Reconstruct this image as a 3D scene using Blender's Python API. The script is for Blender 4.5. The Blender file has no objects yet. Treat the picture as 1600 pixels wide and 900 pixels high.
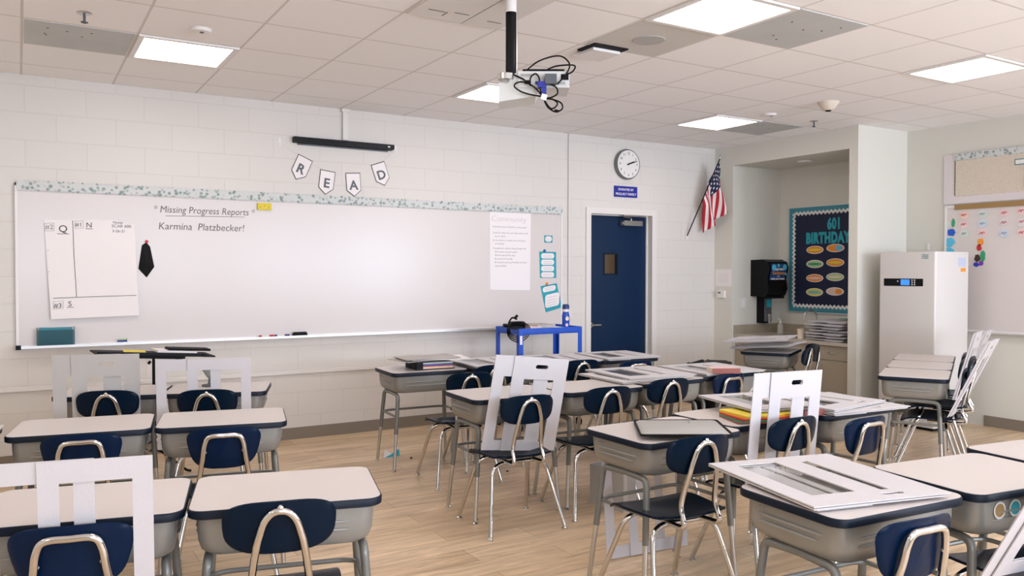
import bpy, math, random
from mathutils import Vector, Matrix, Euler
random.seed(7)
C = bpy.context.scene.collection
R = math.radians
PI = math.pi

# ------------------------------------------------------------------ camera, world, exposure
cd = bpy.data.cameras.new('camera'); cam = bpy.data.objects.new('camera', cd); C.objects.link(cam)
yaw, pit, rol, CAMH = 0.5444, 0.0208, 0.0014, 1.4707
fw = Vector((math.sin(yaw), math.cos(yaw), 0)); rt = Vector((math.cos(yaw), -math.sin(yaw), 0)); up = Vector((0, 0, 1))
f2 = fw*math.cos(pit) - up*math.sin(pit); u2 = fw*math.sin(pit) + up*math.cos(pit)
r3 = rt*math.cos(rol) + u2*math.sin(rol); u3 = -rt*math.sin(rol) + u2*math.cos(rol)
m = Matrix((r3, u3, -f2)).transposed().to_4x4(); m.translation = (0, 0, CAMH)
cam.matrix_world = m
cd.sensor_width = 36; cd.lens = 1273.2/1600*36; cd.clip_start = .05; cd.clip_end = 60
bpy.context.scene.camera = cam
sc = bpy.context.scene
sc.view_settings.view_transform = 'Standard'; sc.view_settings.look = 'None'
sc.view_settings.gamma = 1; sc.view_settings.use_curve_mapping = False
sc.view_settings.exposure = 0.30
w = bpy.data.worlds.new('sky'); sc.world = w; w.use_nodes = True
w.node_tree.nodes['Background'].inputs[0].default_value = (.72, .84, 1, 1)
w.node_tree.nodes['Background'].inputs[1].default_value = 1.2
PANEL_STRENGTH = 9.5
# room
XL, XR, YB, D, H = -2.4, 7.887, -2.3, 7.056, 2.918
XS = 7.09            # face of the alcove wall
G = .6096; GX, GY = .0295, 6.6841     # ceiling grid: column lines GX+c*G, row lines GY-(r-1)*G
WINS = (.2, 2.4, 4.6, 6.75)  # last one inferred from its glint; the others added to brighten boards and ceiling
WATTS = (105, 105, 130, 200)
for k, wx in enumerate(WINS):
    ld = bpy.data.lights.new('daylight', 'AREA'); ld.shape = 'RECTANGLE'; ld.size = 1.7; ld.size_y = 1.5
    ld.energy = WATTS[k]; ld.color = (.74, .83, 1)
    lo = bpy.data.objects.new('daylight', ld); C.objects.link(lo)
    lo.location = (wx, YB-.55, 1.65); lo.rotation_euler = (R(124), 0, 0)   # shines towards +Y through the window

# ------------------------------------------------------------------ materials
def mat(name, col, rough=.5, metal=0, spec=.5, coat=0, emis=None, es=0, noise=0, nscale=20, bump=0, bscale=200, alpha=1):
    M = bpy.data.materials.new(name); M.use_nodes = True; nt = M.node_tree; b = nt.nodes['Principled BSDF']
    b.inputs['Base Color'].default_value = (*col, 1); b.inputs['Roughness'].default_value = rough
    b.inputs['Metallic'].default_value = metal; b.inputs['Specular IOR Level'].default_value = spec
    b.inputs['Coat Weight'].default_value = coat; b.inputs['Coat Roughness'].default_value = .12
    b.inputs['Alpha'].default_value = alpha
    if emis: b.inputs['Emission Color'].default_value = (*emis, 1); b.inputs['Emission Strength'].default_value = es
    tc = nt.nodes.new('ShaderNodeTexCoord')
    nz = nt.nodes.new('ShaderNodeTexNoise'); nz.inputs['Scale'].default_value = nscale; nz.inputs['Detail'].default_value = 4
    nt.links.new(tc.outputs['Object'], nz.inputs['Vector'])
    if noise:
        mx = nt.nodes.new('ShaderNodeMix'); mx.data_type = 'RGBA'
        mx.inputs[6].default_value = (*[c*(1-noise) for c in col], 1); mx.inputs[7].default_value = (*[min(1, c*(1+noise)) for c in col], 1)
        nt.links.new(nz.outputs['Fac'], mx.inputs[0]); nt.links.new(mx.outputs[2], b.inputs['Base Color'])
    if bump:
        n2 = nt.nodes.new('ShaderNodeTexNoise'); n2.inputs['Scale'].default_value = bscale
        nt.links.new(tc.outputs['Object'], n2.inputs['Vector'])
        bp = nt.nodes.new('ShaderNodeBump'); bp.inputs['Strength'].default_value = bump; bp.inputs['Distance'].default_value = .002
        nt.links.new(n2.outputs['Fac'], bp.inputs['Height']); nt.links.new(bp.outputs['Normal'], b.inputs['Normal'])
    return M

def grid_material(name, c1, c2, cm, bw, bh, offset, ms, loc, axes, bump=.4, rough=.6, dist=.004, noisy=0):
    """tiles or blocks drawn by the Brick texture in world metres"""
    M = bpy.data.materials.new(name); M.use_nodes = True; nt = M.node_tree; b = nt.nodes['Principled BSDF']
    b.inputs['Roughness'].default_value = rough
    geo = nt.nodes.new('ShaderNodeNewGeometry'); sp = nt.nodes.new('ShaderNodeSeparateXYZ'); cb = nt.nodes.new('ShaderNodeCombineXYZ')
    nt.links.new(geo.outputs['Position'], sp.inputs[0])
    for i, a in enumerate(axes):
        ad = nt.nodes.new('ShaderNodeMath'); ad.operation = 'ADD'; ad.inputs[1].default_value = -loc[i]
        nt.links.new(sp.outputs[a], ad.inputs[0]); nt.links.new(ad.outputs[0], cb.inputs[i])
    br = nt.nodes.new('ShaderNodeTexBrick'); br.offset = offset; br.squash = 1
    br.inputs['Color1'].default_value = (*c1, 1); br.inputs['Color2'].default_value = (*c2, 1); br.inputs['Mortar'].default_value = (*cm, 1)
    br.inputs['Scale'].default_value = 1; br.inputs['Mortar Size'].default_value = ms; br.inputs['Mortar Smooth'].default_value = .3
    br.inputs['Brick Width'].default_value = bw; br.inputs['Row Height'].default_value = bh; br.inputs['Bias'].default_value = 0
    nt.links.new(cb.outputs[0], br.inputs['Vector'])
    nz = nt.nodes.new('ShaderNodeTexNoise'); nz.inputs['Scale'].default_value = 60; nz.inputs['Detail'].default_value = 5
    nt.links.new(geo.outputs['Position'], nz.inputs['Vector'])
    ma = nt.nodes.new('ShaderNodeMath'); ma.operation = 'MULTIPLY_ADD'; ma.inputs[1].default_value = -1
    mn = nt.nodes.new('ShaderNodeMath'); mn.operation = 'MULTIPLY'; mn.inputs[1].default_value = .25 + noisy
    nt.links.new(nz.outputs['Fac'], mn.inputs[0])
    nt.links.new(br.outputs['Fac'], ma.inputs[0]); nt.links.new(mn.outputs[0], ma.inputs[2])
    bp = nt.nodes.new('ShaderNodeBump'); bp.inputs['Strength'].default_value = bump; bp.inputs['Distance'].default_value = dist
    nt.links.new(ma.outputs[0], bp.inputs['Height']); nt.links.new(bp.outputs['Normal'], b.inputs['Normal'])
    nt.links.new(br.outputs['Color'], b.inputs['Base Color'])
    return M

def plank_floor():
    M = bpy.data.materials.new('wood_plank_floor'); M.use_nodes = True; nt = M.node_tree; b = nt.nodes['Principled BSDF']
    L = nt.links.new
    geo = nt.nodes.new('ShaderNodeNewGeometry')
    mp = nt.nodes.new('ShaderNodeMapping'); mp.inputs['Rotation'].default_value = (0, 0, R(0))
    L(geo.outputs['Position'], mp.inputs['Vector'])
    br = nt.nodes.new('ShaderNodeTexBrick'); br.offset = .37; br.inputs['Scale'].default_value = 1
    br.inputs['Brick Width'].default_value = 1.22; br.inputs['Row Height'].default_value = .18
    br.inputs['Mortar Size'].default_value = .0018; br.inputs['Mortar Smooth'].default_value = .1
    br.inputs['Color1'].default_value = (.63, .465, .295, 1); br.inputs['Color2'].default_value = (.77, .60, .405, 1); br.inputs['Mortar'].default_value = (.36, .24, .15, 1)
    L(mp.outputs[0], br.inputs['Vector'])
    m2 = nt.nodes.new('ShaderNodeMapping'); m2.inputs['Scale'].default_value = (1.1, 9, 1); L(geo.outputs['Position'], m2.inputs['Vector'])
    nz = nt.nodes.new('ShaderNodeTexNoise'); nz.inputs['Scale'].default_value = 2.2; nz.inputs['Detail'].default_value = 8; nz.inputs['Distortion'].default_value = .8
    nz.inputs['Roughness'].default_value = .65
    L(m2.outputs[0], nz.inputs['Vector'])
    cr = nt.nodes.new('ShaderNodeValToRGB'); cr.color_ramp.elements[0].position = .33; cr.color_ramp.elements[1].position = .68
    cr.color_ramp.elements[0].color = (.70, .66, .62, 1); cr.color_ramp.elements[1].color = (1.15, 1.12, 1.1, 1)
    L(nz.outputs['Fac'], cr.inputs[0])
    mx = nt.nodes.new('ShaderNodeMix'); mx.data_type = 'RGBA'; mx.blend_type = 'MULTIPLY'; mx.inputs[0].default_value = 1
    L(br.outputs['Color'], mx.inputs[6]); L(cr.outputs[0], mx.inputs[7]); L(mx.outputs[2], b.inputs['Base Color'])
    b.inputs['Roughness'].default_value = .33; b.inputs['Specular IOR Level'].default_value = .45
    return M

def leafy(name, base, leaf, scale=60):
    M = bpy.data.materials.new(name); M.use_nodes = True; nt = M.node_tree; b = nt.nodes['Principled BSDF']; b.inputs['Roughness'].default_value = .7
    tc = nt.nodes.new('ShaderNodeTexCoord'); v = nt.nodes.new('ShaderNodeTexVoronoi'); v.inputs['Scale'].default_value = scale
    nt.links.new(tc.outputs['Object'], v.inputs['Vector'])
    nz = nt.nodes.new('ShaderNodeTexNoise'); nz.inputs['Scale'].default_value = scale*.6; nz.inputs['Detail'].default_value = 3; nt.links.new(tc.outputs['Object'], nz.inputs['Vector'])
    ad = nt.nodes.new('ShaderNodeMath'); ad.operation = 'ADD'; nt.links.new(v.outputs['Distance'], ad.inputs[0]); nt.links.new(nz.outputs['Fac'], ad.inputs[1])
    cr = nt.nodes.new('ShaderNodeValToRGB'); cr.color_ramp.elements[0].position = .66; cr.color_ramp.elements[0].color = (*leaf, 1)
    cr.color_ramp.elements[1].position = 1.05; cr.color_ramp.elements[1].color = (*base, 1)
    nt.links.new(ad.outputs[0], cr.inputs[0]); nt.links.new(cr.outputs[0], b.inputs['Base Color'])
    return M

def dotty(name, base, dot, scale):
    M = bpy.data.materials.new(name); M.use_nodes = True; nt = M.node_tree; b = nt.nodes['Principled BSDF']; b.inputs['Roughness'].default_value = .7
    tc = nt.nodes.new('ShaderNodeTexCoord'); mp = nt.nodes.new('ShaderNodeMapping'); mp.inputs['Rotation'].default_value = (R(45), 0, 0)
    nt.links.new(tc.outputs['Object'], mp.inputs['Vector'])
    v = nt.nodes.new('ShaderNodeTexVoronoi'); v.inputs['Scale'].default_value = scale; v.inputs['Randomness'].default_value = 0; nt.links.new(mp.outputs[0], v.inputs['Vector'])
    cr = nt.nodes.new('ShaderNodeValToRGB'); cr.color_ramp.interpolation = 'CONSTANT'; cr.color_ramp.elements[0].color = (*dot, 1)
    cr.color_ramp.elements[1].position = .42; cr.color_ramp.elements[1].color = (*base, 1)
    nt.links.new(v.outputs['Distance'], cr.inputs[0]); nt.links.new(cr.outputs[0], b.inputs['Base Color'])
    return M

def clear_plastic():
    M = bpy.data.materials.new('clear_plastic'); M.use_nodes = True; nt = M.node_tree
    nt.nodes.remove(nt.nodes['Principled BSDF']); out = nt.nodes['Material Output']
    t = nt.nodes.new('ShaderNodeBsdfTransparent'); t.inputs[0].default_value = (.97, .98, .975, 1)
    g = nt.nodes.new('ShaderNodeBsdfGlossy'); g.inputs['Roughness'].default_value = .08
    mx = nt.nodes.new('ShaderNodeMixShader'); fr = nt.nodes.new('ShaderNodeFresnel'); fr.inputs['IOR'].default_value = 1.6
    ge = nt.nodes.new('ShaderNodeNewGeometry'); sb = nt.nodes.new('ShaderNodeMath'); sb.operation = 'SUBTRACT'; sb.inputs[0].default_value = 1; nt.links.new(ge.outputs['Backfacing'], sb.inputs[1])
    mu = nt.nodes.new('ShaderNodeMath'); mu.operation = 'MULTIPLY'; nt.links.new(fr.outputs[0], mu.inputs[0]); nt.links.new(sb.outputs[0], mu.inputs[1])
    nt.links.new(mu.outputs[0], mx.inputs[0]); nt.links.new(t.outputs[0], mx.inputs[1]); nt.links.new(g.outputs[0], mx.inputs[2])
    nt.links.new(mx.outputs[0], out.inputs['Surface'])
    return M

def mesh_net():
    M = mat('grey_mesh_screen', (.36, .355, .34), .7, noise=.08, nscale=6)
    M.node_tree.nodes['Principled BSDF'].inputs['Alpha'].default_value = .82
    return M

M_block = grid_material('painted_block', (.69, .655, .61), (.70, .665, .62), (.65, .615, .57), .4064, .2032, .5, .0045, (.05, 0, 0), (0, 2, 1), bump=.4, rough=.62, dist=.003, noisy=.1)
M_ceil = grid_material('ceiling_tiles', (.92, .895, .885), (.93, .905, .895), (.68, .64, .61), G, G, 0, .0085, (GX, GY+G*20, 0), (0, 1, 2), bump=.15, rough=.85)
M_paint = mat('greige_paint', (.69, .67, .60), .6, bump=.1, bscale=300)
M_floor = plank_floor()
M_base = mat('brown_base', (.22, .18, .14), .45)
M_white_paint = mat('white_paint', (.75, .715, .68), .45)
M_wboard = mat('whiteboard_enamel', (.665, .61, .585), .26, spec=.5)
M_alu = mat('aluminium_trim', (.72, .71, .70), .35, metal=.6)
M_lam = mat('speckled_laminate', (.63, .57, .54), .34, noise=.03, nscale=300)
M_navy_edge = mat('navy_edge', (.002, .007, .018), .45, spec=.25)
M_grey_metal = mat('grey_book_box', (.27, .262, .24), .34, metal=.25, noise=.08, nscale=9)
M_grey_leg = mat('grey_leg_enamel', (.19, .19, .175), .35, metal=.35)
M_chrome = mat('chrome', (.62, .60, .58), .10, metal=1)
M_shell = mat('navy_shell_plastic', (.001, .008, .021), .24, spec=.13, bump=.15, bscale=500)
M_shellb = mat('navy_shell_bluish_lit', (.001, .010, .036), .24, spec=.14, bump=.15, bscale=500)  # same navy plastic, with the blue cast of the light put into its colour
M_coro = mat('white_corrugated_board', (.59, .56, .575), .55, bump=.2, bscale=120)
M_card = mat('grey_cardboard', (.50, .475, .45), .7, bump=.3, bscale=120)
M_edge = mat('board_fold_edge', (.55, .52, .50), .8)
M_clear = clear_plastic()
M_black = mat('black_plastic', (.003, .003, .004), .4, spec=.18)
M_blackm = mat('matt_black', (.006, .006, .007), .7, spec=.2)
M_glow = mat('lit_diffuser', (1, 1, 1), .5, emis=(1, .915, .875), es=PANEL_STRENGTH)
M_wht = mat('white_plastic', (.80, .77, .75), .4)
M_paper = mat('white_paper', (.85, .80, .79), .75, bump=.4, bscale=9)
M_ink = mat('dark_ink', (.03, .028, .03), .8)
M_faint = mat('faint_ink', (.50, .46, .45), .8)
M_midink = mat('grey_ink', (.25, .23, .23), .8)
M_teal = mat('teal_card', (.015, .34, .42), .6)
M_blue = mat('cart_blue', (.003, .075, .52), .4)
M_door = mat('navy_door_paint', (.001, .017, .058), .35, spec=.3)
M_beige = mat('beige_laminate', (.37, .315, .235), .5)
M_counter = mat('beige_counter', (.46, .41, .33), .4)
M_greyt = mat('grey_panel', (.52, .53, .52), .6, noise=.12, nscale=3)
M_navyp = mat('navy_paper', (.004, .01, .04), .7)
M_leaf = leafy('leaf_border', (.62, .63, .615), (.20, .29, .27), 32)
M_dot = dotty('teal_check', (.004, .16, .24), (.14, .42, .48), 70)
M_burlap = mat('burlap', (.66, .58, .48), .9, noise=.16, nscale=60, bump=.8, bscale=250)
M_rose = mat('pale_frame_paper', (.70, .64, .645), .6)
M_brown = mat('cork_rail', (.33, .20, .075), .7)
M_red = mat('red', (.55, .02, .03), .6)
M_orange = mat('orange', (.85, .30, .03), .6)
M_yellow = mat('yellow', (.80, .62, .05), .6)
M_green = mat('green', (.03, .30, .14), .6)
M_lgreen = mat('pale_green', (.45, .58, .28), .6)
M_lblue = mat('light_blue', (.10, .50, .72), .6)
M_purple = mat('purple', (.20, .05, .45), .6)
M_peach = mat('peach', (.80, .56, .48), .7)
M_pinkp = mat('pink_paper', (.76, .58, .57), .7)
M_cream = mat('cream_paper', (.80, .68, .52), .7)
M_mint = mat('mint_paper', (.60, .68, .63), .7)
M_iceb = mat('ice_blue_paper', (.56, .64, .74), .7)
M_flagb = mat('flag_navy', (.01, .014, .06), .8)
M_flagw = mat('flag_white', (.80, .76, .74), .8)
M_flagr = mat('flag_red', (.45, .012, .03), .8)
M_steel = mat('brushed_steel', (.55, .54, .52), .28, metal=1)
M_screen = mat('blue_screen', (.02, .1, .4), .3, emis=(.05, .28, .85), es=.8)
M_sign = mat('sign_blue', (.01, .02, .30), .4)
M_net = mesh_net()
M_wood = mat('tan_wood_beyond', (.62, .34, .14), .5)
M_redbook = mat('dull_red_cover', (.30, .09, .07), .6)
M_news = mat('grey_newsprint', (.45, .42, .40), .8, noise=.3, nscale=25)
M_glassy = mat('pump_glass', (.75, .75, .70), .1, alpha=.35)
M_bluep = mat('projector_white', (.62, .62, .59), .4)
M_vga = mat('vga_blue', (.01, .02, .28), .4)
M_dgrey = mat('dark_grey_plastic', (.09, .10, .11), .5)

# ------------------------------------------------------------------ mesh building
class MB:
    def __init__(s): s.v = []; s.f = []; s.mi = []; s.sm = []
    def add(s, vs, fs, mi=0, smooth=False):
        o = len(s.v); s.v += [tuple(v) for v in vs]; s.f += [tuple(o+i for i in f) for f in fs]; s.mi += [mi]*len(fs); s.sm += [smooth]*len(fs); return s
    def box(s, c, d, mi=0, rot=None):
        x, y, z = [k/2 for k in d]; vs = [Vector((a, b, e)) for a in (-x, x) for b in (-y, y) for e in (-z, z)]
        if rot: Q = Euler(rot).to_matrix(); vs = [Q @ v for v in vs]
        vs = [v+Vector(c) for v in vs]
        return s.add(vs, [(0, 1, 3, 2), (4, 6, 7, 5), (0, 4, 5, 1), (2, 3, 7, 6), (0, 2, 6, 4), (1, 5, 7, 3)], mi)
    def b2(s, x0, x1, y0, y1, z0, z1, mi=0): return s.box(((x0+x1)/2, (y0+y1)/2, (z0+z1)/2), (x1-x0, y1-y0, z1-z0), mi)
    def tube(s, pts, r, n=10, mi=0, closed=False, cap=True):
        P = [Vector(p) for p in pts]; N = len(P)
        rr = r if isinstance(r, (list, tuple)) else [r]*N
        prev = None; vs = []
        for i in range(N):
            if closed: t = P[(i+1) % N]-P[i-1]
            else: t = P[min(i+1, N-1)]-P[max(i-1, 0)]
            t.normalize()
            if prev is None:
                a = Vector((0, 0, 1)) if abs(t.z) < .9 else Vector((1, 0, 0)); nrm = t.cross(a).normalized()
            else:
                nrm = prev-t*prev.dot(t)
                nrm = nrm.normalized() if nrm.length > 1e-6 else t.orthogonal().normalized()
            prev = nrm; bn = t.cross(nrm)
            for k in range(n): a = 2*PI*k/n; vs.append(P[i]+(nrm*math.cos(a)+bn*math.sin(a))*rr[i])
        fs = [(i*n+k, i*n+(k+1) % n, ((i+1) % N)*n+(k+1) % n, ((i+1) % N)*n+k) for i in range(N if closed else N-1) for k in range(n)]
        if cap and not closed: fs += [tuple(range(n))[::-1], tuple((N-1)*n+k for k in range(n))]
        return s.add(vs, fs, mi, True)
    def lathe(s, prof, c=(0, 0, 0), n=20, mi=0, axis='z'):
        vs = []
        for r, z in prof:
            for k in range(n):
                a = 2*PI*k/n; p = (r*math.cos(a), r*math.sin(a), z)
                if axis == 'y': p = (p[0], -p[2], p[1])
                if axis == 'x': p = (-p[2], p[1], p[0])
                vs.append(Vector(p)+Vector(c))
        N = len(prof)
        fs = [(i*n+k, i*n+(k+1) % n, (i+1)*n+(k+1) % n, (i+1)*n+k) for i in range(N-1) for k in range(n)]
        fs += [tuple(range(n))[::-1], tuple((N-1)*n+k for k in range(n))]
        return s.add(vs, fs, mi, True)
    def loft(s, rings, mi=0, smooth=True):
        n = len(rings[0]); vs = [p for r in rings for p in r]
        fs = [(i*n+k, i*n+(k+1) % n, (i+1)*n+(k+1) % n, (i+1)*n+k) for i in range(len(rings)-1) for k in range(n)]
        fs += [tuple(range(n))[::-1], tuple((len(rings)-1)*n+k for k in range(n))]
        return s.add(vs, fs, mi, smooth)
    def prism(s, poly, h0, h1, plane='xz', mi=0):
        """outline (2-D) given a thickness along the third axis"""
        def P(p, h): return {'xz': (p[0], h, p[1]), 'xy': (p[0], p[1], h), 'yz': (h, p[0], p[1])}[plane]
        n = len(poly); vs = [P(p, h0) for p in poly]+[P(p, h1) for p in poly]
        return s.add(vs, [tuple(range(n)), tuple(range(2*n-1, n-1, -1))]+[(k, (k+1) % n, n+(k+1) % n, n+k) for k in range(n)], mi)
    def build(s, name, mats, parent=None, angle=40):
        me = bpy.data.meshes.new(name); me.from_pydata(s.v, [], s.f)
        for mm in (mats if isinstance(mats, (list, tuple)) else [mats]): me.materials.append(mm)
        me.polygons.foreach_set('material_index', s.mi); me.polygons.foreach_set('use_smooth', s.sm)
        import bmesh
        bm = bmesh.new(); bm.from_mesh(me); bmesh.ops.recalc_face_normals(bm, faces=bm.faces); bm.to_mesh(me); bm.free()
        if any(s.sm): me.set_sharp_from_angle(angle=R(angle))
        o = bpy.data.objects.new(name, me); C.objects.link(o)
        if parent: o.parent = parent
        return o

def rr(w, d, r, z, n=5, cx=0, cy=0):
    pts = []
    for sx, sy, a0 in ((1, 1, 0), (-1, 1, 90), (-1, -1, 180), (1, -1, 270)):
        for k in range(n+1):
            a = R(a0+90*k/n); pts.append((cx+sx*(w/2-r)+r*math.cos(a), cy+sy*(d/2-r)+r*math.sin(a), z))
    return pts
def rr2(w, h, r, n=4, cx=0, cz=0): return [(p[0], p[1]) for p in rr(w, h, r, 0, n, cx, cz)]
def ell(a, b, n=24, cx=0, cz=0, e=2): 
    o = []
    for k in range(n):
        t = 2*PI*k/n; c, s_ = math.cos(t), math.sin(t)
        o.append((cx+a*math.copysign(abs(c)**(2/e), c), cz+b*math.copysign(abs(s_)**(2/e), s_)))
    return o
def smooth_path(pts, n=6):
    """Catmull-Rom through the points"""
    P = [Vector(p) for p in pts]; out = []
    for i in range(len(P)-1):
        p0, p1, p2, p3 = P[max(i-1, 0)], P[i], P[i+1], P[min(i+2, len(P)-1)]
        for k in range(n):
            t = k/n; out.append(.5*((2*p1)+(-p0+p2)*t+(2*p0-5*p1+4*p2-p3)*t*t+(-p0+3*p1-3*p2+p3)*t**3))
    out.append(P[-1]); return out
def fillet(pts, r, n=5):
    """polyline with rounded corners"""
    P = [Vector(p) for p in pts]; out = [P[0]]
    for i in range(1, len(P)-1):
        a, b, c = P[i-1], P[i], P[i+1]; u = (a-b); v = (c-b); q = min(r, u.length*.49, v.length*.49); u.normalize(); v.normalize()
        s0, s1 = b+u*q, b+v*q
        for k in range(n+1): t = k/n; out.append(s0*(1-t)**2+b*2*t*(1-t)+s1*t*t)
    out.append(P[-1]); return out

def tag(o, label, cat, group=None, loc=None, rz=None):
    o['label'] = label; o['category'] = cat
    if group: o['group'] = group
    if loc is not None: o.location = loc
    if rz is not None: o.rotation_euler = (0, 0, R(rz))
    return o
def thing(name, label, cat, loc=(0, 0, 0), rz=0, group=None):
    o = bpy.data.objects.new(name, None); C.objects.link(o); o.empty_display_size = .1
    return tag(o, label, cat, group, loc, rz)
def struct(name, mb, m):
    o = mb.build(name, m); o['kind'] = 'structure'; return o
def dup(root, label, loc, rot, group=None):
    r = root.copy(); C.objects.link(r); r.location = loc; r.rotation_euler = rot; r['label'] = label
    if group: r['group'] = group
    for ch in list(root.children):
        c = ch.copy(); C.objects.link(c); c.parent = r
        for g in list(ch.children):
            d = g.copy(); C.objects.link(d); d.parent = c
    return r
def text_mb(s, size, bold=0., shear=0., spacing=1., depth=.0008, ax='C', jitter=0):
    """lettering as a thin mesh lying in local XY"""
    cu = bpy.data.curves.new('lettering', 'FONT'); cu.body = s; cu.size = size; cu.extrude = depth; cu.offset = bold; cu.shear = shear
    cu.space_character = spacing; cu.align_x = {'C': 'CENTER', 'L': 'LEFT'}[ax]; cu.resolution_u = 3
    o = bpy.data.objects.new('lettering', cu); C.objects.link(o)
    bpy.context.view_layer.update()
    me = o.evaluated_get(bpy.context.evaluated_depsgraph_get()).to_mesh()
    vs = [v.co.copy() for v in me.vertices]; fs = [tuple(p.vertices) for p in me.polygons]
    o.to_mesh_clear(); bpy.data.objects.remove(o); bpy.data.curves.remove(cu)
    return vs, fs
def put_text(mb, s, size, org, xdir=(1, 0, 0), ydir=(0, 0, 1), mi=0, xs=1., **k):
    vs, fs = text_mb(s, size, **k); X = Vector(xdir).normalized(); Y = Vector(ydir).normalized(); Z = X.cross(Y); O = Vector(org)
    mb.add([O+X*v.x*xs+Y*v.y+Z*v.z for v in vs], fs, mi)

# ------------------------------------------------------------------ room shell
struct('floor', MB().b2(XL-.2, XR+.2, YB-.2, D+.6, -.1, 0), M_floor)
struct('ceiling', MB().b2(XL-.2, XR+.2, YB-.2, D+.6, H, H+.1), M_ceil)
DX0, DX1, DZ = 5.245, 6.115, 2.10
wf = MB(); wf.b2(XL-.2, DX0, D, D+.2, 0, H); wf.b2(DX1, XR+.2, D, D+.2, 0, H); wf.b2(DX0, DX1, D, D+.2, DZ, H)
struct('wall_front', wf, M_block)
struct('wall_left', MB().b2(XL-.2, XL, YB, D, 0, H), M_paint)
wb = MB(); wb.b2(XL-.2, XR+.2, YB-.2, YB, 0, 1.0); wb.b2(XL-.2, XR+.2, YB-.2, YB, 2.5, H)
xs = [XL-.2]
for wx in WINS: xs += [wx-.85, wx+.85]
xs.append(XR+.2)
for i in range(0, len(xs), 2): wb.b2(xs[i], xs[i+1], YB-.2, YB, 1.0, 2.5)
struct('wall_back', wb, M_paint)
for k, wx in enumerate(WINS):  # frames for all of them, including the unseen windows added for their light
    f = MB()
    for a, b in ((wx-.85, wx-.80), (wx-.02, wx+.02), (wx+.80, wx+.85)): f.b2(a, b, YB-.15, YB-.08, 1.0, 2.5)
    f.b2(wx-.85, wx+.85, YB-.149, YB-.081, 1.0, 1.05); f.b2(wx-.85, wx+.85, YB-.149, YB-.081, 2.45, 2.5)
    struct('window_%d' % (k+1), f, M_alu)
struct('wall_right', MB().b2(XR, XR+.2, YB, D, 0, H), M_paint)
al = MB(); al.b2(XS, XR, 6.77, D, 0, H); al.b2(XS, XR, 5.125, 5.225, 0, H); al.b2(XS, XR, 5.225, 6.77, 2.695, H)
struct('wall_alcove', al, M_paint)
bf = MB(); bf.b2(XL, DX0-.06, D-.012, D, 0, .10); bf.b2(DX1+.06, XS, D-.012, D, 0, .10); struct('baseboard_front', bf, M_base)
struct('baseboard_right', MB().b2(XR-.012, XR, YB, 4.3, 0, .10), M_base)
bl = MB(); bl.b2(XS-.012, XS, 6.77, D-.012, 0, .10); bl.b2(XS-.012, XR-.8, 5.113, 5.125, 0, .10); struct('baseboard_alcove', bl, M_base)
tr = MB(); tr.b2(XL, 4.9, D-.022, D, .572, .600); struct('trim_1', tr, M_white_paint)
# door frame, door leaf
fr = MB()
fr.b2(DX0-.055, DX0+.008, D-.018, D+.06, 0, DZ+.055); fr.b2(DX1-.008, DX1+.06, D-.018, D+.06, 0, DZ+.055); fr.b2(DX0+.008, DX1-.008, D-.018, D+.06, DZ-.008, DZ+.055)
fr.b2(DX1-.026, DX1-.001, D+.0599, D+.12, 0, DZ); fr.b2(DX0, DX0+.012, D+.06, D+.12, 0, DZ); fr.b2(DX0, DX1, D+.06, D+.12, DZ-.02, DZ)
struct('trim_2', fr, M_white_paint)
dl = MB(); WX0, WX1, WZ0, WZ1 = 5.50, 5.68, 1.44, 1.66
y0, y1 = D+.075, D+.118
dl.b2(DX0+.014, WX0, y0, y1, .008, DZ-.022); dl.b2(WX1, DX1-.028, y0, y1, .008, DZ-.022); dl.b2(WX0, WX1, y0, y1, .008, WZ0); dl.b2(WX0, WX1, y0, y1, WZ1, DZ-.022)
door = struct('door_1', dl, M_door)
wfm = MB()
for a in ((WX0-.012, WX0+.006, WZ0-.012, WZ1+.012), (WX1-.006, WX1+.012, WZ0-.012, WZ1+.012)): wfm.b2(a[0], a[1], y0-.004, y0+.006, a[2], a[3])
wfm.b2(WX0, WX1, y0-.004, y0+.006, WZ0-.012, WZ0+.006); wfm.b2(WX0, WX1, y0-.004, y0+.006, WZ1-.006, WZ1+.012)
wfm.build('window_frame', M_navy_edge, door)
MB().b2(WX0+.001, WX1-.001, y0+.02, y0+.026, WZ0+.001, WZ1-.001).build('pane', M_clear, door)
hm = MB(); hm.lathe([(.03, 0), (.03, .012), (.012, .014), (.012, .05)], (5.31, y0-.001, .885), 16, axis='y')
hm.v = [(x, 2*(y0-.001)-y if False else y, z) for x, y, z in hm.v]
hm.tube([(5.31, y0-.05, .885), (5.42, y0-.05, .885)], .011)
hm.build('door_handle', M_steel, door)
cl = MB(); cl.b2(5.72, 5.98, y0-.075, y0, 1.975, 2.03); cl.tube([(5.73, y0-.0375, 2.00), (5.70, y0-.0375, 2.00)], .024)
cl.tube([(5.84, y0-.04, 2.03), (5.84, y0-.045, 2.058), (5.70, y0-.085, 2.07), (5.71, D-.02, 2.078)], .008)
cl.b2(5.69, 6.0, D-.03, D-.015, 2.075, 2.09)
cl.build('door_closer', M_steel, door)
# corridor wall behind the door pane
struct('wall_corridor', MB().b2(5.0, 6.4, D+.45, D+.5, 0, 2.5), M_wood)

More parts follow.
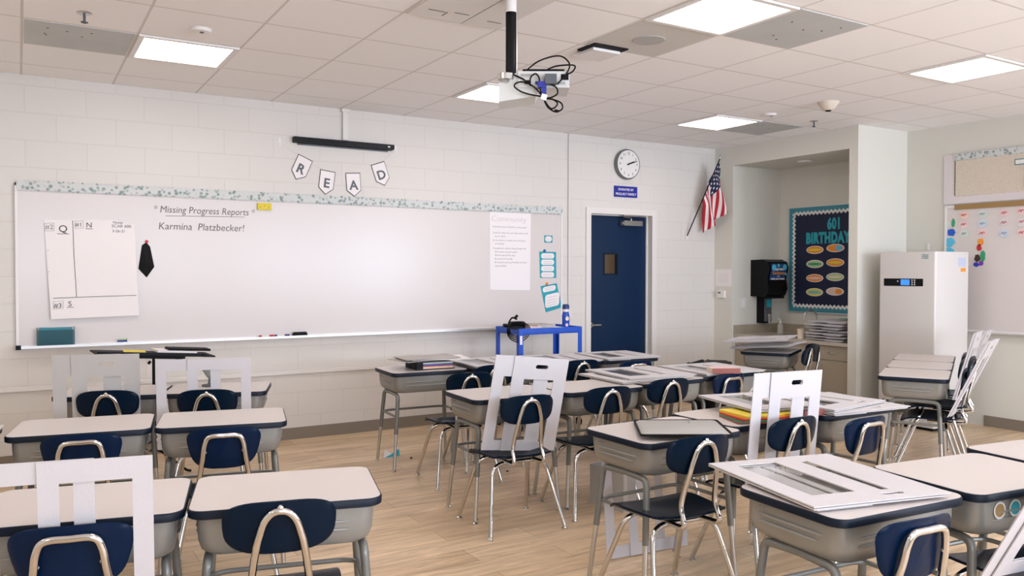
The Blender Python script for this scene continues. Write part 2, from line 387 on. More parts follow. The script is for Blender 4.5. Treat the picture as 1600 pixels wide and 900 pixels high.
# ------------------------------------------------------------------ ceiling fixtures
def cell(c, r): return GX+(c+.5)*G, GY-(r-.5)*G       # centre of cell between row lines r and r+1
def ceiling_light(c, r, label, vis=True):
    x, y = cell(c, r); t = thing('ceiling_light', label, 'ceiling light', (x, y, H), 0, 'square ceiling light panels')
    f = MB(); q = G/2-.006
    f.b2(-q, q, -q, -q+.034, -.012, -.0005); f.b2(-q, q, q-.034, q, -.012, -.0005); f.b2(-q, -q+.034, -q+.034, q-.034, -.012, -.0005); f.b2(q-.034, q, -q+.034, q-.034, -.012, -.0005)
    f.build('frame', M_wht, t)
    MB().b2(-q+.034, q-.034, -q+.034, q-.034, -.006, -.0005).build('diffuser', M_glow, t)
ceiling_light(1, 2, 'lit square ceiling panel beside the smoke detector at upper left')
ceiling_light(5, 2, 'lit square ceiling panel half hidden behind the hanging projector')
ceiling_light(9, 2, 'small far lit square ceiling panel near the clock and alcove')
ceiling_light(5, 6, 'largest lit square ceiling panel at the top edge, beside the dark grey panel')
ceiling_light(9, 6, 'lit square ceiling panel at the far right edge of the picture')
for c, r in ((1, 6), (-3, 2), (-3, 6), (1, 10), (5, 10), (9, 10), (-3, 10), (1, 14), (5, 14), (9, 14)):
    if c == -3: c = -3
    ceiling_light(c, r, 'lit square ceiling panel outside the picture')
for c, r, lb in ((0, 2, 'flat grey ceiling panel left of the upper left light'), (6, 6, 'dark grey speckled ceiling panel beside the largest light'), (10, 2, 'flat grey ceiling panel right of the small far light')):
    x, y = cell(c, r); q = G/2-.012
    g = MB(); g.b2(-q, q, -q, q, -.004, -.0005)
    t = tag(g.build('ceiling_vent_panel', M_greyt), lb, 'ceiling panel', 'grey ceiling panels', (x, y, H), 0)
    mk = MB()
    for k in range(6):
        a, b = random.uniform(-.2, .2), random.uniform(-.2, .2); mk.lathe([(.004, 0), (.007, .002)], (a, b, -.0065), 8)
    mk.build('speck', M_blackm, t)
# speaker tile and its grille, projector mounting plates
x, y = cell(5, 5)
t = tag(MB().b2(-.29, .29, -.29, .29, -.003, -.0005).build('speaker_panel', mat('speaker_tile', (.60, .575, .53), .7)), 'beige ceiling tile with a round speaker grille', 'ceiling speaker', loc=(x, y, H))
MB().lathe([(.10, -.008), (.105, -.003)], (0, 0, 0), 32).build('grille', mat('speaker_grille', (.44, .43, .41), .8), t)
x, y = GX+3.62*G, 3.70
t = tag(MB().b2(GX+3*G+.012-x, GX+4*G-.012-x, 4.22-1.19-y, 4.22-y, -.012, -.0005).build('mounting_plate', M_white_paint), 'white slotted mounting plate on the ceiling above the projector pole', 'mounting plate', loc=(x, y, H))
sl = MB()
sl.b2(-.30, -.20, .38, .388, -.0135, -.0115); sl.b2(-.15, -.06, .36, .368, -.0135, -.0115); sl.b2(-.19, -.183, .38, .45, -.0135, -.0115); sl.b2(.08, .17, .40, .408, -.0135, -.0115)
sl.b2(-.03, -.026, -.6, .52, -.0128, -.0115)
sl.build('slot', M_dgrey, t)
# access point box hanging askew by the speaker tile
t = tag(MB().b2(-.11, .11, -.11, .11, -.03, -.0125).build('wireless_box', M_wht), 'flat white box fixed under the ceiling beside the speaker tile', 'network box', loc=(3.27, 4.33, H), rz=0)
MB().b2(-.14, .13, -.17, .02, -.0115, -.0005).build('gap_dark', M_blackm, t)  # black slab painting in the dark of the ceiling opening beside the box
def disc(name, x, y, prof, m, label, cat, extra=None):
    t = tag(MB().lathe(prof, (0, 0, 0), 24).build(name, m), label, cat, loc=(x, y, H))
    if extra: extra(t)
    return t
def sprk(t):
    q = MB(); q.tube([(0, 0, -.004), (0, 0, -.05)], .007); q.tube([(-.018, 0, -.052), (.018, 0, -.052)], .004); q.lathe([(.004, -.060), (.02, -.054), (.004, -.052)], (0, 0, 0), 12); q.build('nozzle', M_dgrey, t)
disc('fire_sprinkler', .33, 5.19, [(.035, -.006), (.04, -.0005)], M_steel, 'small fire sprinkler above the left grey panel', 'sprinkler', sprk)
disc('fire_sprinkler', 6.56, 5.23, [(.035, -.006), (.04, -.0005)], M_steel, 'small fire sprinkler near the alcove corner', 'sprinkler', sprk)
sm = lambda t: MB().lathe([(.012, -.028), (.014, -.02)], (0, -.02, 0), 12).build('sensor', M_dgrey, t)
disc('smoke_detector', .95, 5.17, [(.03, -.024), (.055, -.018), (.065, -.0005)], M_wht, 'round white smoke detector beside the upper left light', 'smoke detector', sm)
disc('smoke_detector', 5.92, 5.21, [(.03, -.024), (.055, -.018), (.065, -.0005)], M_wht, 'low round white detector beyond the far right sprinkler', 'smoke detector', sm)
disc('smoke_detector', 5.94, 4.59, [(.03, -.07), (.05, -.06), (.085, -.012), (.09, -.0005)], mat('cream_plastic', (.68, .60, .50), .5), 'cream cone shaped smoke detector on the right part of the ceiling', 'smoke detector',
     lambda t: MB().lathe([(.02, -.078), (.028, -.071)], (0, 0, 0), 12).build('sensor', M_blackm, t))
# projector on its pole
px, py = 2.23, 3.70
t = thing('projector', 'white ceiling projector hanging on a black pole with looped cables', 'projector', (px, py, 0))
q = MB(); q.tube([(0, 0, 2.83), (0, 0, H-.012)], .031, 16); q.build('pole_collar', M_white_paint, t)
q = MB(); q.tube([(0, 0, 2.50), (0, 0, 2.835)], .027, 16); q.tube([(.022, -.022, 2.50), (.022, -.022, 2.83)], .004, 8, 1); q.build('pole', [M_black, M_steel], t)
q = MB(); q.tube([(-.03, 0, 2.475), (-.03, 0, 2.505)], .042, 20); q.tube([(-.06, -.02, 2.47), (.06, .03, 2.47)], .012); q.build('swivel_ring', M_steel, t)
bodyrz = R(-31)
qb = Matrix.Rotation(bodyrz, 4, 'Z')
def tr_mb(mb, M4): mb.v = [tuple(M4 @ Vector(v)) for v in mb.v]; return mb
PM = Matrix.Translation((.19, -.02, 2.475)) @ qb
b = MB(); b.box((0, 0, 0), (.27, .22, .085)); b.prism([(-.135, -.0425), (-.02, -.0426), (-.04, -.085), (-.235, -.115), (-.235, -.015), (-.135, .0425)], -.10, .11, 'xz'); tr_mb(b, PM)
b.build('body', M_bluep, t)
b = MB(); b.box((0, 0, .052), (.22, .16, .018)); tr_mb(b, PM); b.build('top_bracket', M_black, t)
CM = [mat('connector_grey', (.35, .36, .34), .5), M_vga, M_blackm]
for cx, cz, w_, h_, mi in ((-.09, .022, .06, .012, 0), (-.02, -.018, .05, .014, 1), (.09, -.02, .045, .014, 0), (.11, .012, .04, .03, 2), (-.085, -.015, .03, .02, 2)):
    b = MB(); b.box((cx, -.111, cz), (w_, .005, h_)); tr_mb(b, PM); b.build('connector', CM[mi], t)
b = MB(); b.box((.035, -.14, -.008), (.06, .05, .05)); tr_mb(b, PM); b.build('adapter_box', M_dgrey, t)
b = MB(); b.box((-.01, -.135, -.035), (.045, .04, .03)); b.box((.0, -.135, -.06), (.025, .03, .04)); tr_mb(b, PM); b.build('plug', M_vga, t)
b = MB(); b.box((0, -.14, -.10), (.03, .02, .03), rot=(0, .3, 0)); tr_mb(b, PM); b.build('cable_tie', M_wht, t)
loops = [
 [(-.10, -.06, .05), (-.03, -.08, .10), (.05, -.09, .125), (.10, -.10, .12), (.135, -.11, .08), (.12, -.12, .03), (.07, -.13, -.03)],
 [(.01, -.07, .055), (.06, -.08, .075), (.13, -.1, .078), (.165, -.1, .072), (.15, -.11, .04), (.11, -.12, .02)],
 [(-.17, -.11, .03), (-.11, -.12, .0), (-.10, -.12, -.01)],
 [(-.07, -.13, -.04), (-.07, -.14, .0), (-.045, -.14, .022), (-.025, -.14, 0), (-.022, -.14, -.05), (-.01, -.14, -.09)],
 [(-.01, -.14, -.09), (-.06, -.14, -.04), (-.12, -.14, -.02), (-.155, -.14, -.04), (-.12, -.14, -.07), (-.06, -.14, -.088), (-.01, -.14, -.095)],
 [(.03, -.14, -.03), (.065, -.14, -.05), (.07, -.14, -.08), (.04, -.14, -.10), (.0, -.14, -.105)],
 [(.0, -.14, -.11), (.02, -.14, -.15), (.06, -.14, -.175), (.095, -.14, -.16), (.09, -.14, -.13), (.05, -.14, -.112), (.0, -.14, -.105)],
 [(.0, -.14, -.11), (.03, -.145, -.155), (.055, -.145, -.155), (.07, -.145, -.13), (.04, -.145, -.108)]]
b = MB()
for L in loops: b.tube(smooth_path(L, 6), .0042, 8)
b.tube([(.055, -.14, -.168), (.075, -.14, -.173)], .008, 8)
tr_mb(b, PM); b.build('cable', M_black, t)

# ------------------------------------------------------------------ front whiteboard and what hangs on it
BX0, BX1, BZ0, BZ1 = -.02, 4.87, .895, 2.115
YF = D-.025
wbd = thing('whiteboard', 'long white dry erase board on the front block wall', 'whiteboard', (0, 0, 0))
MB().b2(BX0+.015, BX1-.015, YF, D-.001, BZ0+.02, BZ1-.015).build('writing_surface', M_wboard, wbd)
f = MB(); f.b2(BX0, BX0+.018, YF-.006, D-.0005, BZ0, BZ1); f.b2(BX1-.018, BX1, YF-.006, D-.0005, BZ0, BZ1); f.b2(BX0, BX1, YF-.006, D-.0005, BZ1-.018, BZ1)
f.b2(BX0, BX1, YF-.007, D-.0005, BZ0, BZ0+.02); f.build('frame', M_wht, wbd)
f = MB(); f.b2(BX0, BX1, YF-.055, YF-.007, BZ0, BZ0+.012); f.b2(BX0, BX1, YF-.06, YF-.055, BZ0-.003, BZ0+.016); f.build('marker_tray', M_alu, wbd)
f = MB(); f.b2(BX0-.004, BX0+.03, YF-.066, YF-.006, BZ0-.008, BZ0+.022); f.build('tray_end_cap', M_black, wbd)
wr = MB(); yt = YF-.0006
put_text(wr, '* Missing Progress Reports *', .078, (.92, yt, 1.935), ax='L', shear=.15, bold=-.0002, depth=.0004, xs=.87)
put_text(wr, 'Karmina  Platzbecker!', .082, (.955, yt, 1.80), ax='L', shear=.12, bold=-.0002, depth=.0004, xs=.92)
wr.box((1.32, yt, 1.915), (.62, .001, .0035), rot=(0, R(-1.2), 0))
wr.build('writing', mat('marker_ink', (.10, .09, .09), .7), wbd)

def wallpanel(name, poly, y0_, y1_, m, label, cat, group=None, loc=(0, 0, 0)):
    return tag(MB().prism(poly, y0_, y1_, 'xz').build(name, m), label, cat, group, loc=loc)
# leafy border strip with scalloped edge
def scallop_strip(x0, x1, z0, z1, step=.032, amp=.008):
    top = []; bot = []; n = int((x1-x0)/step)
    for i in range(n):
        for k in range(4):
            s_ = k/4; xx = x0+(i+s_)*(x1-x0)/n; a = amp*math.sin(PI*s_)
            top.append((xx, z1-amp+a)); bot.append((xx, z0+amp-a))
    top.append((x1, z1-amp)); bot.append((x1, z0+amp))
    return bot+top[::-1]
b = MB()
def strip_mb(x0, x1, za, zb, ya, yb, w=.032):
    n = int((x1-x0)/w); s_ = MB(); amp = .013
    xs_ = []; vs = []; 
    for i in range(n):
        for k in range(4): xs_.append((x0+(i+k/4)*(x1-x0)/n, amp*math.sin(PI*k/4)))
    xs_.append((x1, 0))
    for xx, a in xs_: vs += [(xx, ya, za-a), (xx, ya, zb+a), (xx, yb, za-a), (xx, yb, zb+a)]
    fs = []
    for i in range(len(xs_)-1):
        o = i*4; p = o+4; fs += [(o, o+1, p+1, p), (o+2, p+2, p+3, o+3), (o, p, p+2, o+2), (o+1, o+3, p+3, p+1)]
    fs += [(0, 2, 3, 1), (len(vs)-4, len(vs)-3, len(vs)-1, len(vs)-2)]
    return s_.add(vs, fs)
tag(strip_mb(BX0+.01, BX1-.01, BZ1-.045, BZ1+.012, YF-.009, YF-.0065).build('border_strip', M_leaf), 'leafy green and white scalloped border strip along the top of the long whiteboard', 'border strip')
# chart paper
t = wallpanel('chart_paper', [(.165, 1.852), (.62, 1.862), (.785, 1.83), (.79, 1.6), (.81, 1.118), (.5, 1.112), (.205, 1.105)], YF-.004, YF-.0015, M_paper, 'large flip chart sheet with marker lines, taped on the left of the whiteboard', 'paper')
ya = YF-.0046
q = MB(); q.tube([(.355, ya, 1.85), (.36, ya, 1.6), (.375, ya, 1.27)], .0022, 6); q.tube([(.22, ya, 1.262), (.5, ya, 1.27), (.79, ya, 1.276)], .0022, 6)
put_text(q, '#2', .05, (.20, ya, 1.78), ax='C', bold=-.0005); put_text(q, 'Q', .075, (.29, ya, 1.76)); put_text(q, '#1', .045, (.395, ya, 1.805)); put_text(q, 'N', .055, (.465, ya, 1.80))
put_text(q, '#3', .05, (.25, ya, 1.19)); put_text(q, 'S', .055, (.33, ya, 1.20)); put_text(q, 'SCAR 600', .033, (.69, ya, 1.805)); put_text(q, '3-26-21', .03, (.67, ya, 1.768)); put_text(q, 'Notes', .028, (.665, ya, 1.835))
for a, b_, c_ in ((.25, .33, 1.745), (.44, .49, 1.788), (.31, .355, 1.19)): q.b2(a, b_, ya-.0004, ya+.0004, c_, c_+.004)
for a, c_, w_ in ((.17, 1.765, .06), (.37, 1.79, .055), (.22, 1.18, .065)):
    q.tube([(a, ya, c_), (a+w_, ya, c_+.004), (a+w_, ya, c_+.062), (a, ya, c_+.056)], .0012, 5, closed=True)
q.tube([(.188, ya, 1.62), (.192, ya, 1.621)], .003, 6); q.tube([(.192, ya, 1.46), (.196, ya, 1.461)], .003, 6)
wrt = q.build('writing', M_ink, t)
for ob in (t, wrt):      # the sheet hangs from its taped top edge, the bottom standing a little off the board
    for v in ob.data.vertices: v.co.y -= max(0, 1.84-v.co.z)*.035
# black cloth on a magnet
t = thing('face_mask', 'black folded cloth mask hanging on the whiteboard right of the flip chart sheet', 'mask')
q = MB(); out = [(.868, 1.695), (.895, 1.66), (.925, 1.50), (.868, 1.415), (.808, 1.485), (.835, 1.67)]
cen = (.868, YF-.030, 1.52); ring = [(x, YF-.004, z) for x, z in out]
q.add([cen]+ring, [(0, i+1, (i+1) % 6+1) for i in range(6)]+[tuple(range(1, 7))[::-1]]); q.build('cloth', M_blackm, t)
q = MB(); q.lathe([(.012, 0), (.012, .012)], (.870, YF-.001, 1.70), 14, axis='y'); q.build('magnet', M_red, t)
# teal pouch, marker holder, eraser, markers, yellow magnet
t = thing('file_pocket', 'clear file pocket with teal folders on the tray at the left end of the whiteboard', 'file holder', (.235, YF-.035, BZ0+.016))
MB().b2(-.125, .125, -.018, .018, 0, .004).b2(-.125, -.118, -.018, .018, .004, .135).b2(.118, .125, -.018, .018, .004, .135).b2(-.118, .118, -.018, -.015, .004, .115).build('pocket', mat('smoky_plastic', (.03, .12, .15), .15, alpha=.55), t)
MB().box((0, -.002, .066), (.215, .006, .13), rot=(0, R(2), 0)).box((.0, .008, .069), (.22, .006, .125)).build('folder', mat('teal_folder', (.01, .20, .26), .4), t)
t = thing('marker_holder', 'small clear clip with blue and green markers low on the whiteboard', 'marker holder', (.687, YF-.012, .92))
MB().b2(-.04, .04, -.012, .010, -.012, -.009).b2(-.04, -.037, -.012, .010, -.009, .02).b2(.037, .04, -.012, .010, -.009, .02).build('holder', M_wht, t)
MB().tube([(-.034, 0, 0), (.034, 0, 0)], .006).build('marker', M_vga, t); MB().tube([(-.034, 0, .013), (.034, 0, .013)], .006).build('marker', M_lgreen, t)
t = thing('sponge_magnet', 'yellow block shaped magnet stuck on the whiteboard above the handwriting', 'magnet', (1.79, YF-.0005, 2.015))
b = MB(); b.box((0, -.012, 0), (.115, .022, .058)); b.build('block', mat('sponge_yellow', (.72, .58, .05), .7), t)
q = MB(); [q.lathe([(.006, 0), (.005, .002)], (-.035+.035*k, -.0235, -.008+.012*(k % 2)), 8, axis='y') for k in range(3)]; q.build('stud', mat('ochre', (.50, .36, .03), .6), t)
def marker(x, m1, label):
    t = thing('marker_pen', label, 'marker', (x, YF-.035, BZ0+.021), 0, 'marker pens on the whiteboard tray')
    MB().tube([(-.045, 0, 0), (.025, 0, 0)], .0085).build('barrel', M_wht, t); MB().tube([(.02, 0, 0), (.062, 0, 0)], .0095).build('cap', m1, t); MB().tube([(-.062, 0, 0), (-.044, 0, 0)], .009).build('end_plug', m1, t)
marker(1.80, M_red, 'white and red marker pen on the whiteboard tray'); marker(1.93, mat('violet_ink', (.05, .02, .15), .5), 'white and dark violet marker pen on the tray beside the eraser')
t = thing('board_eraser', 'black felt board eraser on the whiteboard tray', 'eraser', (2.085, YF-.033, BZ0+.013))
MB().loft([rr(.125, .04, .008, 0), rr(.125, .04, .008, .018)]).build('felt', M_blackm, t); MB().loft([rr(.12, .036, .008, .018), rr(.11, .028, .008, .032)]).build('grip', M_black, t)
# community sheet
t = wallpanel('chart_paper', [(3.925, 2.06), (4.41, 2.06), (4.40, 1.275), (3.93, 1.285)], YF-.003, YF-.001, mat('sheet_white', (.86, .815, .81), .7, bump=.2, bscale=8), 'faint lined chart sheet titled Community on the right of the whiteboard', 'paper')
for vv in (): pass
q = MB(); put_text(q, 'Community', .085, (4.15, YF-.0034, 1.965), bold=-.002); q.build('title', M_faint, t)
q = MB()
lines = ['Introduce your friends to new people', 'Look for ways you can help others and', '   try to share', 'Sit by others to make sure everyone', '   is included', 'Compliment others doing things well', '   Give space to your peers', '   Work with all the class', '   Be kind and friendly', '   Be honest and stay humble and take', '   responsibility']
zz = [1.905, 1.845, 1.81, 1.77, 1.735, 1.69, 1.655, 1.62, 1.585, 1.55, 1.515]
for s_, z_ in zip(lines, zz): put_text(q, s_, .026, (3.96, YF-.0034, z_), ax='L', shear=.1, bold=-.0002, depth=.0003)
q.build('writing', M_midink, t)
t.location.x = 0.07
# teal notes
def note(poly, label, windows, magnet=None):
    t = wallpanel('teal_note', poly, YF-.0045, YF-.0015, M_teal, label, 'note', 'teal notes on the whiteboard')
    q = MB(); w_ = MB()
    cx = sum(p[0] for p in poly)/len(poly); 
    for (x0, x1, z0, z1, sh) in windows:
        pts = [(a, b+(a-cx)*sh) for a, b in rr2(x1-x0, z1-z0, min(.028, (z1-z0)*.45), 4, (x0+x1)/2, (z0+z1)/2)]
        q.prism(pts, YF-.0052, YF-.0046, 'xz')
        for zt in [z0+(z1-z0)*f_ for f_ in ((.3, .62) if z1-z0 < .1 else (.15, .35, .55, .78))]:
            w_.box(((x0+x1)/2, YF-.0054, zt), ((x1-x0)*.72, .0004, .004), rot=(0, -math.atan(sh), 0))
    q.build('label_window', M_paper, t); w_.build('text_line', M_faint, t)
    if magnet:
        g = MB(); g.lathe([(.014, 0), (.016, .006), (.010, .016)], (magnet[0], YF-.0045, magnet[1]), 14, axis='y'); g.build('magnet', magnet[2], t)
note([(4.645, 1.84), (4.745, 1.84), (4.745, 1.765), (4.645, 1.765)], 'smallest teal framed note, highest on the right end of the whiteboard', [(4.655, 4.735, 1.775, 1.83, 0)])
note([(4.585, 1.672), (4.79, 1.67), (4.795, 1.40), (4.595, 1.40)], 'teal note with four white labels under a blue magnet', [(4.605, 4.765, 1.60-.065*k, 1.655-.065*k, 0) for k in range(4)], (4.645, 1.68, mat('magnet_blue', (.01, .12, .35), .4)))
note([(4.60, 1.315), (4.80, 1.345), (4.865, 1.09), (4.665, 1.045)], 'tilted teal note under an orange magnet, lowest on the whiteboard', [(4.625, 4.785, 1.265, 1.32, .16), (4.655, 4.83, 1.10, 1.235, .18)], (4.675, 1.34, M_orange))
# rail, conduit, bunting above the board
t = thing('sensor_bar', 'long black bar mounted on the wall above the whiteboard', 'sensor bar', (2.505, D-.001, 2.607))
b = MB(); b.loft([[(p[0], -.06, p[1]) for p in rr2(.93, .045, .01)], [(p[0], -.004, p[1]) for p in rr2(.93, .055, .01)]]); b.build('housing', M_black, t)
MB().b2(.40, .42, -.063, -.06, -.006, .006).build('sensor_eye', M_wht, t); MB().b2(-.42, .42, -.012, 0, -.040, -.0285).build('backplate', M_dgrey, t)
MB().b2(2.495, 2.53, D-.025, D-.001, 2.64, H-.001).b2(2.487, 2.54, D-.028, D-.001, H-.03, H-.001)
b = MB(); b.b2(-.024, .024, -.024, 0, 0, .27); b.b2(-.036, .036, -.03, 0, .25, .277); tag(b.build('cable_conduit', M_white_paint), 'white vertical cable conduit between ceiling and black bar', 'conduit', loc=(2.515, D-.001, 2.64))
b = MB(); b.tube([(0, 0, 1.06), (0, 0, H-.002)], .009, 8)
t = b.build('wall_pipe', M_white_paint); tag(t, 'thin painted vertical pipe on the wall right of the whiteboard', 'pipe', loc=(4.965, D-.012, 0))
MB().b2(-.03, .03, -.012, .011, .98, 1.07).build('outlet_box', M_white_paint, t)
pen = [('R', [(2.085, 2.455), (2.185, 2.405), (2.155, 2.31), (2.085, 2.265), (2.03, 2.275), (2.025, 2.36)]),]
def pennant(ch, cx, cz, rot, label):
    t = thing('bunting_pennant', label, 'pennant', (cx, D-.004, cz), 0, 'READ bunting pennants'); t.rotation_euler = (0, R(rot), 0)
    o = [(-.065, .10), (.065, .10), (.065, -.05), (0, -.105), (-.065, -.05)]
    MB().prism([(a*1.06, b_*1.05) for a, b_ in o], -.002, .001, 'xz').build('dark_edge', M_ink, t)
    MB().prism([(a*.985, b_*.985) for a, b_ in o], -.0032, -.0021, 'xz').build('card', M_paper, t)
    q = MB(); put_text(q, ch, .115, (0, -.0042, -.045), bold=.003); q.build('letter', M_dgrey, t)
pennant('R', 2.115, 2.365, 24, 'white pennant with letter R'); pennant('E', 2.345, 2.255, 7, 'white pennant with letter E')
pennant('A', 2.595, 2.25, -4, 'white pennant with letter A'); pennant('D', 2.86, 2.36, -19, 'white pennant with letter D')
q = MB(); q.tube(smooth_path([(1.93, D-.003, 2.57), (2.12, D-.003, 2.46), (2.35, D-.003, 2.355), (2.48, D-.003, 2.34), (2.6, D-.003, 2.355), (2.84, D-.003, 2.455), (2.99, D-.003, 2.58)], 5), .0016, 6)
tag(q.build('bunting_string', M_wht), 'thin white string holding the READ pennants', 'string')
for x_, z_, lb in ((1.93, 2.58, 'left small white wall hook holding the pennant string'), (3.0, 2.60, 'right small white wall hook holding the pennant string')):
    q = MB(); q.b2(-.012, .012, -.004, 0, -.035, .035); q.tube([(0, -.004, -.015), (0, -.014, -.025), (0, -.016, -.012)], .003, 6); tag(q.build('adhesive_hook', M_wht), lb, 'hook', 'adhesive wall hooks', loc=(x_, D-.001, z_))

# ------------------------------------------------------------------ clock, plaque, flag, small wall items
t = thing('wall_clock', 'round grey rimmed wall clock above the blue plaque', 'clock', (5.735, D-.001, 2.645))
MB().lathe([(.165, 0), (.168, .03), (.160, .05), (.150, .046)], (0, 0, 0), 40, axis='y').build('rim', mat('clock_rim', (.16, .17, .17), .35), t)
MB().lathe([(.151, .040), (.151, .0475)], (0, 0, 0), 40, axis='y').build('dial', mat('dial_white', (.80, .77, .75), .5), t)
q = MB()
for k in range(1, 13):
    a = R(90-30*k); put_text(q, str(k), .036, (.118*math.cos(a), -.0485, .118*math.sin(a)-.013), bold=.0003, depth=.0003)
q.build('numerals', M_ink, t)
def hand(L, wd, ang, y):
    a = R(90-ang); d = Vector((math.cos(a), 0, math.sin(a))); n_ = Vector((-d.z, 0, d.x)); q = MB()
    p = [-d*.02+n_*wd, -d*.02-n_*wd, d*L-n_*wd*.5, d*L+n_*wd*.5]; q.add([v+Vector((0, y, 0)) for v in p]+[v+Vector((0, y-.0015, 0)) for v in p], [(0, 1, 2, 3), (7, 6, 5, 4), (0, 4, 5, 1), (1, 5, 6, 2), (2, 6, 7, 3), (3, 7, 4, 0)]); return q
hand(.085, .009, 67, -.050).build('hour_hand', M_black, t); hand(.125, .007, 72, -.053).build('minute_hand', M_black, t)
t = tag(MB().b2(-.16, .16, -.012, 0, -.06, .06).build('donor_plaque', M_sign), 'blue plaque with white lettering between clock and door', 'sign', loc=(5.73, D-.001, 2.345))
q = MB(); put_text(q, 'DONATED BY', .034, (0, -.0128, .012), bold=.0006); put_text(q, 'MULLALY FAMILY', .037, (0, -.0128, -.038), bold=.0006); q.build('lettering', M_wht, t)
# flag on a wall bracket, leaning along the wall
t = thing('american_flag', 'american flag draped from a dark pole in the far wall corner', 'flag')
base, tip = Vector((6.63, D-.02, 1.88)), Vector((6.885, D-.28, 2.76))
MB().tube([base, tip], .007, 8).build('pole', M_black, t)
MB().lathe([(.002, .06), (.012, .03), (.009, 0)], tip, 10).build('finial', M_steel, t)
MB().b2(6.61, 6.65, D-.02, D, 1.84, 1.90).build('bracket', M_wht, t)
dv = (tip-base)
NS, NT = 13, 26
gv = []; 
for i in range(NS*2+1):
    s_ = i/(NS*2)
    hp = base+dv*(.97-.50*s_)
    for j in range(NT+1):
        t_ = j/NT
        # cloth leaves the pole, then falls; the lower stripes hang nearest the pole
        L = .58-.20*s_
        ox = .165*(1-s_)**.8*(1-math.exp(-3.2*t_))*1.0 + .05*s_*t_ + .065*t_
        px_ = hp.x + ox*.50 + .012*math.sin(t_*7+s_*9)
        pz_ = hp.z - L*t_*(.35+.65*t_**.35) + .06*(1-s_)*0
        py_ = hp.y + .045*math.sin(s_*11+t_*4)*min(1, t_*3) + .015
        gv.append((min(px_, XS-.02), py_, pz_))
gf = []; gm = []
for i in range(NS*2):
    for j in range(NT):
        a = i*(NT+1)+j; gf.append((a, a+1, a+NT+2, a+NT+1))
        st = i//2
        if st < 7 and j < NT*.42: gm.append(0 if (i+j) % 3 or j % 2 == 0 else 1)
        else: gm.append(2 if st % 2 == 0 else 1)
me = bpy.data.meshes.new('cloth'); me.from_pydata(gv, [], gf)
for mm in (M_flagb, M_flagw, M_flagr): me.materials.append(mm)
me.polygons.foreach_set('material_index', gm); me.polygons.foreach_set('use_smooth', [True]*len(gf))
fo = bpy.data.objects.new('cloth', me); C.objects.link(fo); fo.parent = t
md = fo.modifiers.new('thick', 'SOLIDIFY'); md.thickness = .002
# alcove wall face: note and thermostat
t = tag(MB().b2(-.001, 0, -.13, .13, -.10, .10).build('drawing_sheet', M_paper), 'white sheet with faint pencil drawing taped above the thermostat', 'paper', loc=(XS-.0005, 6.91, 1.395))
q = MB(); 
for k in range(5): q.tube(smooth_path([(-.0022, .07-.03*k, .04), (-.0022, .05-.03*k, .0), (-.0022, .075-.03*k, -.03), (-.0022, .04-.03*k, -.05)], 3), .0008, 5)
q.build('pencil_line', M_faint, t)
t = tag(MB().loft([[(0, a, b_) for a, b_ in rr2(.12, .09, .008)], [(-.028, a, b_) for a, b_ in rr2(.11, .08, .008)]]).build('thermostat', M_wht), 'small white thermostat box beside the alcove', 'thermostat', loc=(XS-.0005, 6.93, 1.20))
MB().b2(-.031, -.0275, .0, .035, .01, .03).build('display', M_dgrey, t)

# ------------------------------------------------------------------ alcove: sink counter, dispensers, birthday board
CZ = .745
t = thing('sink_counter', 'beige counter top with backsplash and steel sink in the alcove', 'counter')
ctop = MB(); ctop.b2(XS+.02, XR-.003, 6.38, 6.768, CZ-.035, CZ); ctop.b2(XS+.02, XR-.003, 5.228, 5.93, CZ-.035, CZ); ctop.b2(XS+.02, XS+.14, 5.93, 6.38, CZ-.035, CZ); ctop.b2(XR-.18, XR-.003, 5.93, 6.38, CZ-.035, CZ)
ctop.build('worktop', M_counter, t)
MB().b2(XR-.018, XR-.003, 5.228, 6.768, CZ, CZ+.10).b2(XS+.02, XR-.018, 6.753, 6.768, CZ, CZ+.10).build('backsplash', M_beige, t)
s_ = MB(); s_.b2(XS+.14, XS+.16, 5.95, 6.36, CZ-.14, CZ+.003); s_.b2(XR-.2, XR-.18, 5.95, 6.36, CZ-.14, CZ+.003); s_.b2(XS+.14, XR-.18, 5.93, 5.95, CZ-.14, CZ+.003); s_.b2(XS+.14, XR-.18, 6.36, 6.38, CZ-.14, CZ+.003); s_.b2(XS+.14, XR-.18, 5.93, 6.38, CZ-.16, CZ-.14)
s_.build('sink_basin', M_steel, t)
tap = MB(); tx, ty = XR-.10, 6.15
tap.tube(smooth_path([(tx, ty, CZ), (tx, ty, CZ+.18), (tx-.01, ty+.005, CZ+.255), (tx-.07, ty+.03, CZ+.29), (tx-.13, ty+.05, CZ+.25), (tx-.14, ty+.055, CZ+.19)], 6), .009, 10)
tap.lathe([(.025, 0), (.02, .012)], (tx, ty, CZ), 14); tap.tube([(tx-.02, ty+.11, CZ), (tx-.02, ty+.11, CZ+.05), (tx-.07, ty+.16, CZ+.075)], .010, 8); tap.tube([(tx-.02, ty-.11, CZ), (tx-.02, ty-.11, CZ+.05), (tx-.07, ty-.14, CZ+.07)], .010, 8)
tap.build('faucet', M_steel, t)
